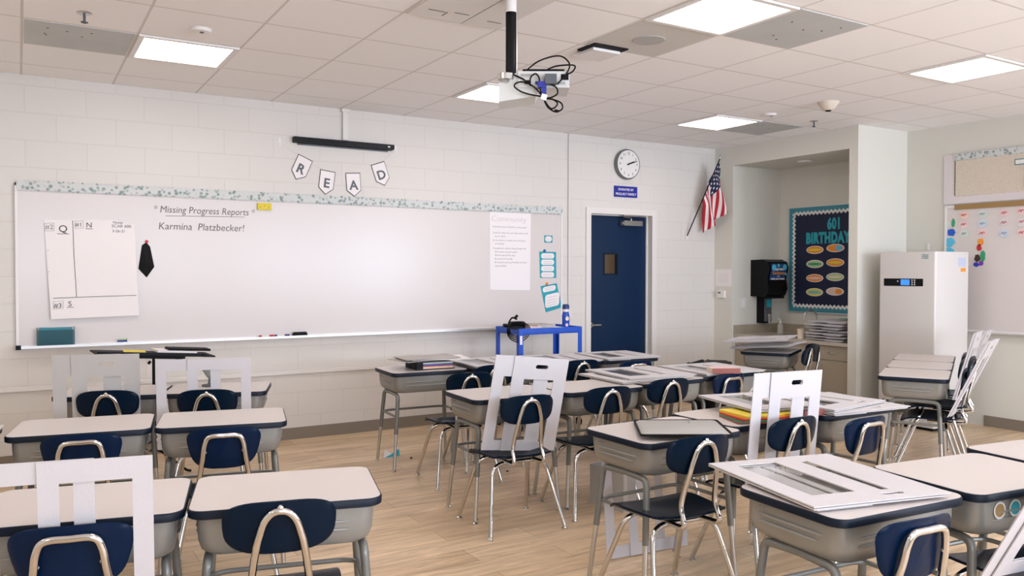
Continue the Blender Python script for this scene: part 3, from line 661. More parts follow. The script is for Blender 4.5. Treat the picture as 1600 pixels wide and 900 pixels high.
def cabinet(y0_, y1_, label):
    t = thing('base_cabinet', label, 'cabinet', (XS+.05, (y0_+y1_)/2, 0), 0, 'beige base cabinets under the sink counter'); h_ = (y1_-y0_)/2-.002
    MB().b2(.02, .70, -h_, h_, .09, CZ-.165).b2(.05, .70, -h_, h_, .002, .09).b2(.02, .06, -h_, h_, CZ-.165, CZ-.037).build('body', M_beige, t)
    d = MB().b2(0, .018, -h_+.003, h_-.003, CZ-.185, CZ-.042).build('drawer', M_beige, t); q = MB(); q.tube(fillet([(0, -.05, CZ-.10), (-.03, -.05, CZ-.115), (-.03, .05, CZ-.115), (0, .05, CZ-.10)], .012), .0045, 8); q.build('handle', M_steel, d)
    d = MB().b2(0, .018, -h_+.003, h_-.003, .10, CZ-.19).build('door', M_beige, t); q = MB(); sy = -1 if int(y0_*10) % 2 else 1
    q.tube(fillet([(0, sy*(h_-.05), CZ-.24), (-.03, sy*(h_-.05), CZ-.24), (-.03, sy*(h_-.05), CZ-.33), (0, sy*(h_-.05), CZ-.33)], .012), .0045, 8); q.build('handle', M_steel, d)
cabinet(6.39, 6.765, 'beige base cabinet at the left end of the sink counter'); cabinet(6.01, 6.385, 'beige base cabinet second from the left under the sink counter')
cabinet(5.62, 6.005, 'beige base cabinet third from the left under the sink counter'); cabinet(5.23, 5.615, 'beige base cabinet at the right end beside the pillar')
# paper towel dispenser on the alcove side wall (faces the room)
t = thing('paper_towel_dispenser', 'black paper towel dispenser with blue kindness sticker in the alcove', 'dispenser', (7.55, 6.769, 1.39))
b = MB(); pr = [(0, -.21), (0, .215), (-.19, .22), (-.26, .19), (-.285, .12), (-.25, .0), (-.27, -.12), (-.24, -.20), (-.20, -.22)]
b.prism([(a, z_) for a, z_ in pr], -.16, .16, 'yz'); b.build('cover', M_black, t)
b = MB(); b.add([(-.13, -.2765, .17), (.13, -.2765, .17), (-.13, -.2885, .12), (.13, -.2885, .12), (-.13, -.2615, .02), (.13, -.2615, .02), (-.13, -.2545, -.02), (.13, -.2545, -.02)], [(0, 1, 3, 2), (2, 3, 5, 4), (4, 5, 7, 6)]); s_ = b.build('sticker', mat('sticker_navy', (.01, .07, .22), .4), t)
q = MB(); put_text(q, 'Spread', .052, (0, -.292, .095), ydir=(0, .25, 1), bold=.001); q.build('lettering', M_wht, s_)
q = MB(); put_text(q, 'Kindness', .058, (0, -.285, .045), ydir=(0, .25, 1), bold=.001); q.build('lettering', M_orange, s_)
q = MB(); put_text(q, 'and', .028, (0, -.274, .018), ydir=(0, .2, 1)); put_text(q, 'wash your hands', .034, (0, -.266, -.014), ydir=(0, .2, 1), bold=.001); q.build('lettering', M_wht, s_)
b = MB()
for bx, bz, br_ in ((-.09, .125, .036), (-.015, .15, .02), (.09, .13, .034), (.11, .05, .016)): b.lathe([(br_, 0), (br_, .002)], (bx, -.288, bz), 18, axis='y')
b.build('bubble', M_lblue, s_)
MB().b2(-.13, .13, -.25, -.20, -.235, -.21).build('paper_slot', M_blackm, t)
t = thing('soap_dispenser', 'black wall soap dispenser below the paper towel dispenser', 'dispenser', (7.56, 6.769, 1.02))
MB().b2(-.065, .065, -.10, 0, -.16, .15).build('cover', M_black, t); MB().b2(-.05, .05, -.125, -.10, -.14, .13).build('front', M_dgrey, t); MB().b2(-.035, .035, -.128, -.125, .03, .12).build('sticker', M_teal, t)
b = MB(); b.loft([rr(.03, .03, .01, -.16), rr(.05, .03, .01, -.05)]); b.v = [(x, y-.135, z) for x, y, z in b.v]; b.build('push_lever', M_steel, t)
t = tag(MB().b2(-.038, .038, -.008, 0, -.06, .06).build('light_switch', M_wht), 'white wall switch left of the soap dispenser', 'switch', loc=(7.27, 6.769, 1.10)); MB().b2(-.017, .017, -.013, -.008, -.034, .034).build('rocker', M_paper, t)
t = thing('pump_bottle', 'clear pump bottle on the counter beside the sink', 'bottle', (7.62, 6.52, CZ))
MB().lathe([(.034, 0), (.036, .01), (.034, .10), (.014, .125)], (0, 0, 0), 18).build('bottle_body', M_glassy, t); q = MB(); q.lathe([(.014, .125), (.014, .14), (.006, .142), (.006, .17)], (0, 0, 0), 12); q.tube([(0, 0, .172), (-.05, 0, .168)], .006, 8); q.build('pump_head', M_wht, t)
t = tag(MB().lathe([(.035, 0), (.04, .10), (.042, .105)], (0, 0, 0), 18).build('paper_cup', M_cream), 'small cream cup beside the faucet', 'cup', loc=(7.22, 5.90, CZ))
# birthday board on the alcove back wall
BY0, BY1, Z0, Z1 = 5.30, 6.62, .99, 2.228
t = thing('birthday_board', 'navy birthday bulletin board with teal checked border in the alcove', 'bulletin board', (XR-.001, 0, 0))
MB().b2(-.014, 0, BY0, BY1, Z0, Z1).build('backing', M_navyp, t)
b = MB(); e = .075
b.b2(-.018, -.0145, BY1-e, BY1-.01, Z0+.01, Z1-.01); b.b2(-.018, -.0145, BY0+.01, BY1-e, Z1-e, Z1-.01); b.b2(-.018, -.0145, BY0+.01, BY1-e, Z0+.01, Z0+e); b.b2(-.018, -.0145, BY0+.01, BY0+e, Z0+e, Z1-e); b.build('checked_border', M_dot, t)
b = MB(); b.b2(-.022, -.001, BY1-.01, BY1, Z0, Z1); b.b2(-.022, -.001, BY0, BY1-.01, Z1-.01, Z1); b.b2(-.022, -.001, BY0, BY1-.01, Z0, Z0+.01); b.build('frame', M_alu, t)
def wave(p0, p1, n=22, amp=.012, wd=.016):
    P0, P1 = Vector(p0), Vector(p1); d = (P1-P0).normalized(); nn = Vector((-d.y, d.x)); N = n*4; A = []; B = []
    for i in range(N+1):
        c_ = P0+(P1-P0)*(i/N); o_ = amp*math.sin(2*PI*i/4); A.append(c_+nn*(o_+wd)); B.append(c_+nn*(o_-wd))
    return A, B
b = MB()
for p0, p1 in (((BY1-e-.004, Z0+e), (BY1-e-.004, Z1-e)), ((BY1-e, Z1-e-.004), (BY0+e, Z1-e-.004)), ((BY0+e, Z0+e+.004), (BY1-e, Z0+e+.004))):
    A, B = wave(p0, p1)
    for i in range(len(A)-1):
        qd = [A[i], A[i+1], B[i+1], B[i]]; b.add([(-.020, v.x, v.y) for v in qd]+[(-.0185, v.x, v.y) for v in qd], [(0, 1, 2, 3), (7, 6, 5, 4), (0, 4, 5, 1), (2, 6, 7, 3)])
b.build('scalloped_trim', M_wht, t)
q = MB(); put_text(q, '601', .17, (-.0155, 5.99, 1.955), xdir=(0, -1, 0), bold=.009, depth=.001, xs=.66, spacing=1.1); put_text(q, 'BIRTHDAYS', .165, (-.0155, 6.37, 1.80), xdir=(0, -1, 0), bold=.010, depth=.001, spacing=1.12, xs=.68, ax='L'); q.build('lettering', M_teal, t)
cols = [('orange and yellow', M_orange, M_yellow), ('orange, yellow and blue', M_orange, M_lblue), ('green', M_lgreen, M_green), ('orange with yellow stripe', M_orange, M_yellow), ('orange with pale stripe', M_orange, M_pinkp), ('green with pale stripe', M_lgreen, M_cream), ('yellow and blue', M_yellow, M_lblue), ('salmon orange', M_peach, M_orange)]
for k in range(8):
    r_, c_ = divmod(k, 2); yy = 6.245 if c_ == 0 else 5.97; zz_ = 1.72-.163*r_ + (.015 if c_ else 0)
    t = thing('surfboard_cutout', '%s surfboard cutout, %s column, row %d of the birthday board' % (cols[k][0], ('left', 'right')[c_], r_+1), 'paper cutout', (XR-.0165, yy, zz_), 0, 'surfboard cutouts on the birthday board')
    def lens(a, b_): return [(a*math.cos(2*PI*i/28), b_*math.sin(2*PI*i/28)*(1-.0*abs(math.cos(2*PI*i/28)))) for i in range(28)]
    MB().prism(lens(.118, .047), 0, -.002, 'yz').build('white_rim', M_wht, t); MB().prism(lens(.108, .039), -.0025, -.004, 'yz').build('board_shape', cols[k][1], t)
    MB().prism(lens(.09, .014) if k % 2 == 0 or k in (3, 5) else [(a-.05, b_) for a, b_ in lens(.045, .028)], -.0045, -.006, 'yz').build('stripe', cols[k][2], t)
b = MB(); b.lathe([(.07, -.02), (.085, -.003)], (0, 0, 0), 24); t = tag(b.build('recessed_downlight', M_wht), 'round unlit downlight in the alcove ceiling', 'ceiling light', loc=(7.45, 6.05, 2.695))
MB().lathe([(.05, -.026), (.06, -.0205)], (0, 0, 0), 20).build('lens', M_alu, t)

# ------------------------------------------------------------------ right wall board
RY0, RY1 = .9, 4.70
t = thing('whiteboard', 'white marker board on the right wall behind the air purifier', 'whiteboard', (XR-.001, 0, 0))
MB().b2(-.022, 0, RY0+.02, RY1-.02, .91, 2.10).build('writing_surface', M_wboard, t)
f = MB(); f.b2(-.028, 0, RY1-.02, RY1, .89, 2.12); f.b2(-.028, 0, RY0, RY0+.02, .89, 2.12); f.b2(-.028, 0, RY0+.02, RY1-.02, 2.10, 2.12); f.b2(-.028, 0, RY0+.02, RY1-.02, .89, .91); f.build('frame', M_wht, t)
MB().b2(-.085, -.0285, RY0, 4.3, .89, .902).build('marker_tray', M_alu, t)
MB().b2(-.034, -.0285, RY0+.05, RY1-.10, 2.075, 2.125).build('cork_rail', M_brown, t)
t = thing('bulletin_board', 'burlap covered bulletin board with scalloped edge above the right whiteboard', 'bulletin board', (XR-.001, 0, 0))
MB().b2(-.016, 0, RY0, RY1+.02, 2.135, 2.62).build('pale_backing', M_rose, t)
b = MB(); e0, e1 = RY0, RY1-.09; n = 60; bot = []
for i in range(n*4+1): yy = e0+(e1-e0)*i/(n*4); bot.append((yy, 2.215-.012*abs(math.sin(PI*i/4))))
for i in range(n*4):
    (ya_, za_), (yb_, zb_) = bot[i], bot[i+1]; b.add([(-.020, ya_, za_), (-.020, yb_, zb_), (-.020, yb_, 2.575), (-.020, ya_, 2.575), (-.0165, ya_, za_), (-.0165, yb_, zb_), (-.0165, yb_, 2.575), (-.0165, ya_, 2.575)], [(0, 1, 2, 3), (7, 6, 5, 4), (0, 4, 5, 1), (2, 6, 7, 3)])
for i in range(9): zc = 2.235+i*.04; b.prism(ell(.011, .02, 10, e1, zc), -.020, -.0165, 'yz')
b.build('burlap', M_burlap, t)
s_ = strip_mb(-(RY1-.08), -(RY0), 2.565, 2.615, -.001, .001); s_.v = [(-.0225+y, -x, z) for x, y, z in s_.v]; s_.build('leafy_border', M_leaf, t)
q = MB(); put_text(q, 'T', .36, (-.0235, 3.93, 2.25), xdir=(0, -1, 0), bold=.012); q.build('letter', mat('letter_outline', (.12, .28, .28), .6), t)
q = MB(); put_text(q, 'T', .36, (-.0262, 3.93, 2.25), xdir=(0, -1, 0), bold=.003); q.build('letter_face', M_wht, t)
def blob(y, z, w_, h_, m, label, ink=True, seed=0):
    rnd = random.Random(seed); n = 14
    o = [(w_*.5*math.cos(2*PI*i/n)*rnd.uniform(.75, 1.1), h_*.5*math.sin(2*PI*i/n)*rnd.uniform(.75, 1.1)) for i in range(n)]
    t = tag(MB().prism(o, 0, -.003, 'yz').build('paper_cutout', m), label, 'paper cutout', 'paper cutouts on the right whiteboard', loc=(XR-.0245, y, z))
    if ink: q = MB(); q.tube(smooth_path([(-.005, w_*.25, -.01), (-.005, w_*.1, .01), (-.005, 0, -.01), (-.005, -w_*.1, .01), (-.005, -w_*.25, 0)], 3), .0025, 5); q.build('handwriting', M_midink if m in (M_mint, M_cream, M_iceb) else M_flagr, t)
# positions on the wall: y decreases to the right of the picture
for i, (yy, zz_, m_, c_) in enumerate([(4.51, 2.02, M_peach, 'peach'), (4.51, 1.93, M_pinkp, 'pink'), (4.505, 1.84, M_mint, 'mint'), (4.33, 2.02, M_mint, 'pale green'), (4.33, 1.93, M_iceb, 'pale blue'), (4.33, 1.84, M_pinkp, 'pink'),
        (4.13, 2.02, M_pinkp, 'pale pink'), (4.13, 1.93, M_rose, 'white rose'), (4.13, 1.83, M_iceb, 'bluish white'), (3.98, 2.03, M_pinkp, 'rose pink'), (3.97, 1.93, M_rose, 'pale cream'), (3.97, 1.83, M_pinkp, 'salmon pink')]):
    blob(yy, zz_, .105, .085, m_, '%s paper cutout, %s row, column %d from the left under the cork rail' % (c_, ('top', 'middle', 'bottom')[i % 3], i//3+1), seed=i)
for i, (yy, zz_, w_, h_, m_, c_) in enumerate([(4.66, 1.94, .05, .06, M_mint, 'pale green scrap at the top of the blue column'), (4.615, 1.95, .04, .09, M_green, 'dark green scrap at the top of the blue column'), (4.635, 1.855, .09, .08, mat('royal_blue', (.01, .10, .55), .6), 'royal blue scrap in the blue column'),
        (4.645, 1.76, .10, .10, M_lblue, 'light blue scrap in the middle of the blue column'), (4.645, 1.665, .10, .10, M_lblue, 'light blue scrap low in the blue column'), (4.655, 1.60, .10, .07, M_teal, 'teal scrap lowest in the blue column'),
        (4.51, 1.63, .09, .07, M_cream, 'beige scrap low beside the purifier top'), (4.50, 1.55, .10, .08, M_cream, 'cream scrap lowest beside the purifier top'),
        (4.345, 1.755, .06, .08, M_orange, 'orange scrap at the top of the rainbow column'), (4.36, 1.70, .055, .07, M_red, 'red scrap in the rainbow column'), (4.375, 1.60, .06, .08, mat('dark_brown', (.05, .015, .012), .6), 'dark brown scrap in the rainbow column'),
        (4.325, 1.62, .055, .11, M_green, 'green scrap in the rainbow column'), (4.385, 1.54, .06, .05, mat('deep_blue', (.02, .04, .45), .6), 'deep blue scrap at the foot of the rainbow column'), (4.34, 1.55, .05, .05, M_purple, 'purple scrap at the foot of the rainbow column')]):
    blob(yy, zz_, w_, h_, m_, c_+' on the right whiteboard', ink=False, seed=30+i)
q = MB(); q.b2(-.004, 0, -.012, .012, -.035, .035); q.tube([(-.004, 0, -.015), (-.015, 0, -.025), (-.017, 0, -.012)], .003, 6); tag(q.build('adhesive_hook', M_wht), 'small white hook on the right wall above the air purifier', 'hook', 'adhesive wall hooks', loc=(XR-.001, 4.88, 1.72))

# ------------------------------------------------------------------ air purifier
t = thing('air_purifier', 'tall cream cabinet air purifier with blue display against the right wall', 'air purifier', (7.15, 4.64, 0))
x1_ = .54; hw = .285
b = MB(); b.loft([[(a+x1_/2, c_, z_) for a, c_, _ in rr(x1_, hw*2, .02, 0)] for z_ in (.03, 1.655)]); b.build('body', mat('cream_metal', (.68, .65, .62), .35), t)
MB().b2(.03, x1_-.03, -hw+.03, hw-.03, 0, .031).build('plinth', M_blackm, t)
cp = MB().b2(-.004, .001, -hw+.12, hw-.055, 1.335, 1.405).build('control_panel', M_black, t)
MB().b2(-.0055, -.0041, -.035, .055, 1.343, 1.397).build('display', M_screen, cp)
b = MB()
for yy, zz_ in ((.085, 1.38), (-.06, 1.39), (-.06, 1.37), (-.06, 1.35), (-.085, 1.39), (-.085, 1.37), (-.085, 1.35)): b.lathe([(.0065, 0), (.0065, .002)], (-.004, yy, zz_), 10, axis='x')
b.build('button', M_wht, cp)
b = MB()
for k in range(3): b.tube(smooth_path([(-.0015, -.15, 1.625-.016*k), (-.0015, -.175, 1.632-.016*k), (-.0015, -.19, 1.622-.016*k), (-.0015, -.215, 1.63-.016*k)], 4), .003, 6)
b.build('logo', mat('logo_teal', (.10, .30, .34), .4), t)
MB().b2(.36, .48, -hw-.0015, -hw+.0005, 1.52, 1.60).build('sticker', mat('sticker_pale', (.50, .56, .72), .5), t); MB().b2(.40, .48, -hw-.0015, -hw+.0005, 1.47, 1.505).build('sticker', M_orange, t)
b = MB()
for i in range(3):
    for j in range(3): b.b2(-.002, .0015, hw-.075-.045*i, hw-.045-.045*i, .12+.045*j, .15+.045*j)
b.build('air_vent', M_dgrey, t)

# ------------------------------------------------------------------ student desks
DT = .725
def make_desk():
    t = thing('student_desk', '', 'desk')
    o = MB().loft([rr(.598, .448, .048, DT-.020), rr(.598, .448, .048, DT)], smooth=False).build('desktop', M_lam, t)
    e = MB().loft([rr(.595, .445, .05, DT-.030), rr(.608, .458, .055, DT-.026), rr(.61, .46, .055, DT-.006), rr(.604, .454, .052, DT-.0012)]).build('edge_band', M_navy_edge, o)
    b = MB(); zt = DT-.0305
    b.loft([rr(.42, .30, .06, zt-.128), rr(.50, .37, .06, zt-.124), rr(.535, .392, .06, zt-.110), rr(.55, .405, .05, zt-.08), rr(.556, .41, .045, zt-.03), rr(.556, .41, .045, zt)])
    for sx in (-1, 1):
        for k, zz in enumerate((zt-.042, zt-.066)): b.tube([(sx*.277, -.14+.02*k, zz), (sx*.2785, -.12+.02*k, zz), (sx*.2785, .12, zz), (sx*.277, .14, zz)], [.001, .006, .006, .001], 8)
    for k, zz in enumerate((zt-.046, zt-.072)): b.tube([(-.20, -.203, zz), (-.17, -.2045, zz), (.17, -.2045, zz), (.20, -.203, zz)], [.001, .005, .005, .001], 8)
    for sx in (-1, 1):
        for yy in (.10, .125): b.lathe([(.005, 0), (.003, .004)], (sx*.2785, yy, zt-.018), 8, axis='x')
    b.build('book_box', M_grey_metal, t)
    zb = zt-.128
    for sx in (-1, 1):
        for sy in (-1, 1):
            yt = -.165 if sy < 0 else .135
            foot = Vector((sx*.285, sy*.195, .012)); knee = Vector((sx*.245, yt, zb-.004)); midp = Vector((sx*.24, yt*.0-.015, zb-.010 if True else 0))
            d = (knee-foot)
            lg = MB().tube(fillet([foot+d*.47, foot+d*.98, Vector((sx*.243, yt*.55, zb-.012)), midp], .06), .015, 10).build('leg', M_grey_leg, t)
            MB().tube([foot+d*.01, foot+d*.50], .012, 10).build('leg_extension', M_steel, lg)
            MB().lathe([(.017, 0), (.017, .006), (.009, .012), (.007, .028)], (foot.x, foot.y, 0), 12).build('glide', M_chrome, lg)
    P = lambda sx, sy, z: Vector((sx*.285, sy*.195, .012)).lerp(Vector((sx*.245, -.165 if sy < 0 else .135, zb)), (z-.012)/(zb-.012))
    z_ = .395
    br = MB().tube(fillet([P(-1, -1, z_), P(-1, 1, z_)+Vector((0, -.02, 0)), P(-1, 1, z_)+Vector((.05, .005, 0)), P(1, 1, z_)+Vector((-.05, .005, 0)), P(1, 1, z_)+Vector((0, -.02, 0)), P(1, -1, z_)], .03), .0095, 8)
    br.build('brace', M_grey_leg, t)
    return t
def make_chair(kind):
    t = thing('school_chair', '', 'chair'); shell = M_shell if kind == 'A' else M_shellb
    hs = .43 if kind == 'A' else .415
    # seat, dished and rounded, curling down at the front
    nx, ny = 13, 13; W0, W1, Ld = .36, .41, .39; vs = []; fs = []
    def sp(u, v):
        wv = W0+(W1-W0)*min(1, v*1.6); e_ = abs(u)**3.2*abs(v*2-1)**3.2
        x = u*wv/2*(1-.09*abs(2*v-1)**4); y = -Ld/2+.0+Ld*v*1.0; y = y*(1-.05*abs(u)**4)
        z = hs - .018*math.cos(u*PI/2)*math.sin(PI*min(1, v*1.1)) - .03*max(0, (v-.75)/.25)**2 + .008*abs(u)**2 + (.012*max(0, (.15-v)/.15)**2)
        return (x, y+.0, z)
    for th in (0, -.011):
        for j in range(ny):
            for i in range(nx): x, y, z = sp(-1+2*i/(nx-1), j/(ny-1)); vs.append((x, y, z+th))
    N = nx*ny
    for j in range(ny-1):
        for i in range(nx-1):
            a = j*nx+i; fs += [(a, a+1, a+nx+1, a+nx), (N+a, N+a+nx, N+a+nx+1, N+a+1)]
    for i in range(nx-1): fs += [(i, N+i, N+i+1, i+1), ((ny-1)*nx+i, (ny-1)*nx+i+1, N+(ny-1)*nx+i+1, N+(ny-1)*nx+i)]
    for j in range(ny-1): fs += [(j*nx, (j+1)*nx, N+(j+1)*nx, N+j*nx), (j*nx+nx-1, N+j*nx+nx-1, N+(j+1)*nx+nx-1, (j+1)*nx+nx-1)]
    MB().add(vs, fs, 0, True).build('seat', shell, t)
    # backrest shell
    if kind == 'A': zt, zb, wt, wb, e_ = .785, .618, .345, .31, 3.1
    else: zt, zb, wt, wb, e_ = .75, .555, .355, .25, 3.6
    zc, hh = (zt+zb)/2, (zt-zb)/2; n = 40; ring = []
    for k in range(n):
        a = 2*PI*k/n; c_, s_ = math.cos(a), math.sin(a)
        v = math.copysign(abs(s_)**(2/e_), s_); u = math.copysign(abs(c_)**(2/e_), c_)
        wv = wb+(wt-wb)*((v+1)/2)**(.55 if kind == 'A' else .8)
        
        ring.append((u*wv/2, v*hh))
    def bp(x, dz, th): # backrest leans back and wraps forwards at the sides
        return (x, -.222-.16*(dz)+.035*(abs(x)/.17)**2-th, zc+dz)
    lay = []
    for sc_, th in ((.0, .0), (.5, 0), (.85, 0), (.97, .0015), (1., .006), (.97, .0105), (.85, .012), (.5, .012), (0, .012)):
        lay.append([bp(x*max(sc_, .001), z*max(sc_, .001), th) for x, z in ring])
    b = MB(); b.loft(lay); b.build('backrest', shell, t)
    # bent hoop frame
    yb = lambda z: -.222-.16*(z-zc)-.021
    if kind == 'A':
        half = [(.082, .02, hs-.032), (.090, -.15, hs-.034), (.094, -.225, hs-.02), (.090, yb(hs+.05)+.008, hs+.06), (.071, yb(.64)+.001, .635), (.058, yb(.69), .69), (.045, yb(.727), .727), (.024, yb(.750), .750), (0, yb(.756), .756)]
    else:
        half = [(.10, .02, hs-.032), (.115, -.15, hs-.034), (.118, -.225, hs-.02), (.113, yb(hs+.05)+.008, hs+.06), (.092, yb(.62), .62), (.083, yb(.68), .68), (.062, yb(.712), .712), (0, yb(.715), .715)]
    pts = half+[(-x, y, z) for x, y, z in half[::-1][1:]]
    MB().tube(smooth_path(pts, 6), .0118, 10).build('back_frame', M_chrome, t)
    if kind == 'A': spots_ = [(0, .766), (.070, .648), (-.070, .648)]
    else: spots_ = [(.085, .64), (-.085, .64)]
    for x_, z_ in spots_: MB().lathe([(.010, .0), (.009, .004), (.003, .008)], (x_, yb(z_)+.012-(.012 if kind == 'A' else .01), z_), 10, axis='y').build('rivet', M_chrome, t)
    for sx in (-1, 1):
        for sy, y0_, fy, fx in ((-1, -.10, -.215, .235), (1, .09, .235, .225)):
            lg = MB().tube(fillet([(sx*.0, y0_, hs-.043), (sx*.165, y0_-.01*sy*0, hs-.045), (sx*fx, fy, .018)],   .075, 7), .0118, 10).build('leg', M_chrome, t)
            MB().lathe([(.017, 0), (.017, .007), (.010, .013), (.008, .03)], (sx*fx, fy, 0), 12).build('glide', M_steel, lg)
    return t
PD = make_desk(); PA = make_chair('A'); PB = make_chair('B'); used = set()
def place(proto, key, label, x, y, rz, group, z=0):
    if key not in used:
        used.add(key); proto['label'] = label; proto['group'] = group; proto.location = (x, y, z); proto.rotation_euler = (0, 0, R(rz)); return proto
    return dup(proto, label, (x, y, z), (0, 0, R(rz)), group)
GL, GM, GR = 'student desks in the classroom', None, None
desks = {
 'L1': (.185, 2.955, -13, 'desk at the bottom left corner behind the largest white guard board'),
 'L2': (.785, 2.80, -14.5, 'empty desk in the left foreground with an oval backed chair at it'),
 'L3': (.268, 4.435, -10, 'left desk of the second row, its chair with a squared hoop'),
 'L4': (.885, 4.30, -13, 'right desk of the second left row, nearest the open floor'),
 'L5': (.505, 5.60, -18, 'left desk of the back left row, behind the grey cardboard guard'),
 'L6': (1.09, 5.405, -19, 'right desk of the back left row, behind the plain white guard'),
 'M1': (2.635, 5.70, -3.5, 'desk with a black tray of coloured folders near the front wall'),
 'M1b': (3.262, 5.675, -2, 'desk next to the one with the tray, under a warped board'),
 'M1c': (3.885, 5.645, -2, 'desk in the back row just in front of the blue cart'),
 'M1d': (4.455, 5.60, -3, 'last desk of the back row in front of the navy door'),
 'M2': (2.55, 4.315, -3, 'desk in the middle row with a slotted guard board on its chair'),
 'M3': (3.172, 4.285, -2, 'empty desk in the middle row right of the slotted guard board'),
 'M4': (3.80, 4.37, 2, 'desk in the middle row under a stack of flat windowed boards'),
 'M5': (4.42, 4.44, 3, 'desk in the middle row with a red book on its flat boards'),
 'R1': (2.60, 2.915, 1, 'desk carrying a grey mesh screen'),
 'R2': (3.225, 3.00, 1, 'desk carrying orange and yellow folders'),
 'R3': (3.85, 2.96, 1, 'desk with a spread of flat boards near the stacked chairs'),
 'R4': (2.41, 1.765, -4, 'desk in the right foreground under a large flat windowed board'),
 'R5': (3.05, 1.69, -7, 'empty desk in the right foreground with round stickers on its box'),
 'R6': (3.70, 1.70, -7, 'desk cut by the right edge of the picture'),
 'B1': (6.13, 5.35, 29, 'desk by the sink counter loaded with flat guard boards'),
 'B2a': (5.63, 3.575, 29, 'nearest desk of the three standing in front of the air purifier'),
 'B2b': (6.18, 3.88, 29, 'middle desk of the three standing in front of the air purifier'),
 'B2c': (6.725, 4.185, 29, 'farthest desk of the three, right in front of the air purifier'),
}
for k, (x, y, rz, lb) in desks.items(): place(PD, 'D', lb, x, y, rz, 'student desks in the classroom')
def chair(kind, sx, sy, rz, label, z=0):
    """sx, sy: where the top of the backrest stands"""
    dy = -.247; a = R(rz); x = sx+math.sin(a)*dy*1; y = sy-math.cos(a)*dy
    return place(PA if kind == 'A' else PB, kind, label, x, y, rz, 'navy school chairs', z)
chair('B', .115, 2.60, -12, 'chair with squared chrome hoop in the bottom left corner, behind the largest white guard')
chair('A', .66, 2.42, -14, 'oval backed chair at the empty left foreground desk')
chair('B', .225, 4.03, -10, 'chair with squared hoop at the left desk of the second row')
chair('B', .80, 3.87, -12, 'chair with squared hoop at the second row desk nearest the open floor')
chair('A', .42, 5.17, -16, 'oval backed chair in front of the grey cardboard guard')
chair('A', .92, 4.92, -17, 'oval backed chair in front of the plain white guard, back left row')
chair('A', 2.62, 4.85, -6, 'oval backed chair at the desk next to the tray of folders')
chair('A', 3.00, 5.16, -3, 'oval backed chair glimpsed left of the slotted guard board top')
chair('A', 3.74, 5.10, -6, 'oval backed chair in front of the desk before the blue cart')
chair('B', 4.27, 5.08, -3, 'chair with squared hoop at the desk before the navy door')
chair('A', 2.42, 3.79, -4, 'oval backed chair holding the slotted guard board in the middle of the room')
chair('A', 3.01, 3.82, -6, 'oval backed chair at the empty middle row desk')
chair('A', 3.58, 3.92, -4, 'oval backed chair at the desk with the stack of flat boards')
chair('B', 4.31, 4.10, 3, 'navy chair with squared hoop at the desk with the red book')
chair('A', 2.45, 2.48, -4, 'oval backed chair at the desk with the mesh screen')
chair('A', 3.15, 2.57, 0, 'oval backed chair holding the tall white slotted guard on the right')
chair('B', 3.62, 2.52, 1, 'navy chair with squared hoop nearest the three desks before the purifier')
chair('B', 2.27, 1.40, -5, 'chair with squared hoop in the right foreground at the desk with the flat board')
chair('B', 3.04, 1.33, -14, 'chair at the bottom right corner under a leaning guard board')
chair('A', 6.16, 4.92, 29, 'chair at the desk by the sink counter, its back beside the cabinets')
chair('A', 6.47, 5.10, 60, 'second chair by the sink cabinets, turned sideways')
chair('A', 5.79, 3.26, 29, 'lower chair of the pair stacked under the nearest of the three desks')
chair('A', 5.81, 3.23, 29, 'upper chair of the pair stacked under the nearest of the three desks', z=.085)
chair('A', 6.34, 3.60, 29, 'chair at the middle desk of the three before the purifier')
chair('A', 6.89, 3.90, 29, 'chair at the farthest desk of the three before the purifier')
# round stickers on the foreground desk
for k, (dx, m_) in enumerate(((-.165, M_brown), (-.085, M_teal))):
    a = R(-7); t = thing('round_sticker', ('ochre round sticker on the foreground desk box', 'teal round sticker near the right picture edge')[k], 'sticker', (3.05+dx*math.cos(a)+.2065*math.sin(a), 1.69+dx*math.sin(a)-.2065*math.cos(a), .655), -7, 'round stickers on a desk box')
    MB().lathe([(.030, 0), (.030, .001)], (0, 0, 0), 24, axis='y').build('rim', M_wht, t); MB().lathe([(.023, .0012), (.023, .002)], (0, 0, 0), 24, axis='y').build('picture', m_, t)

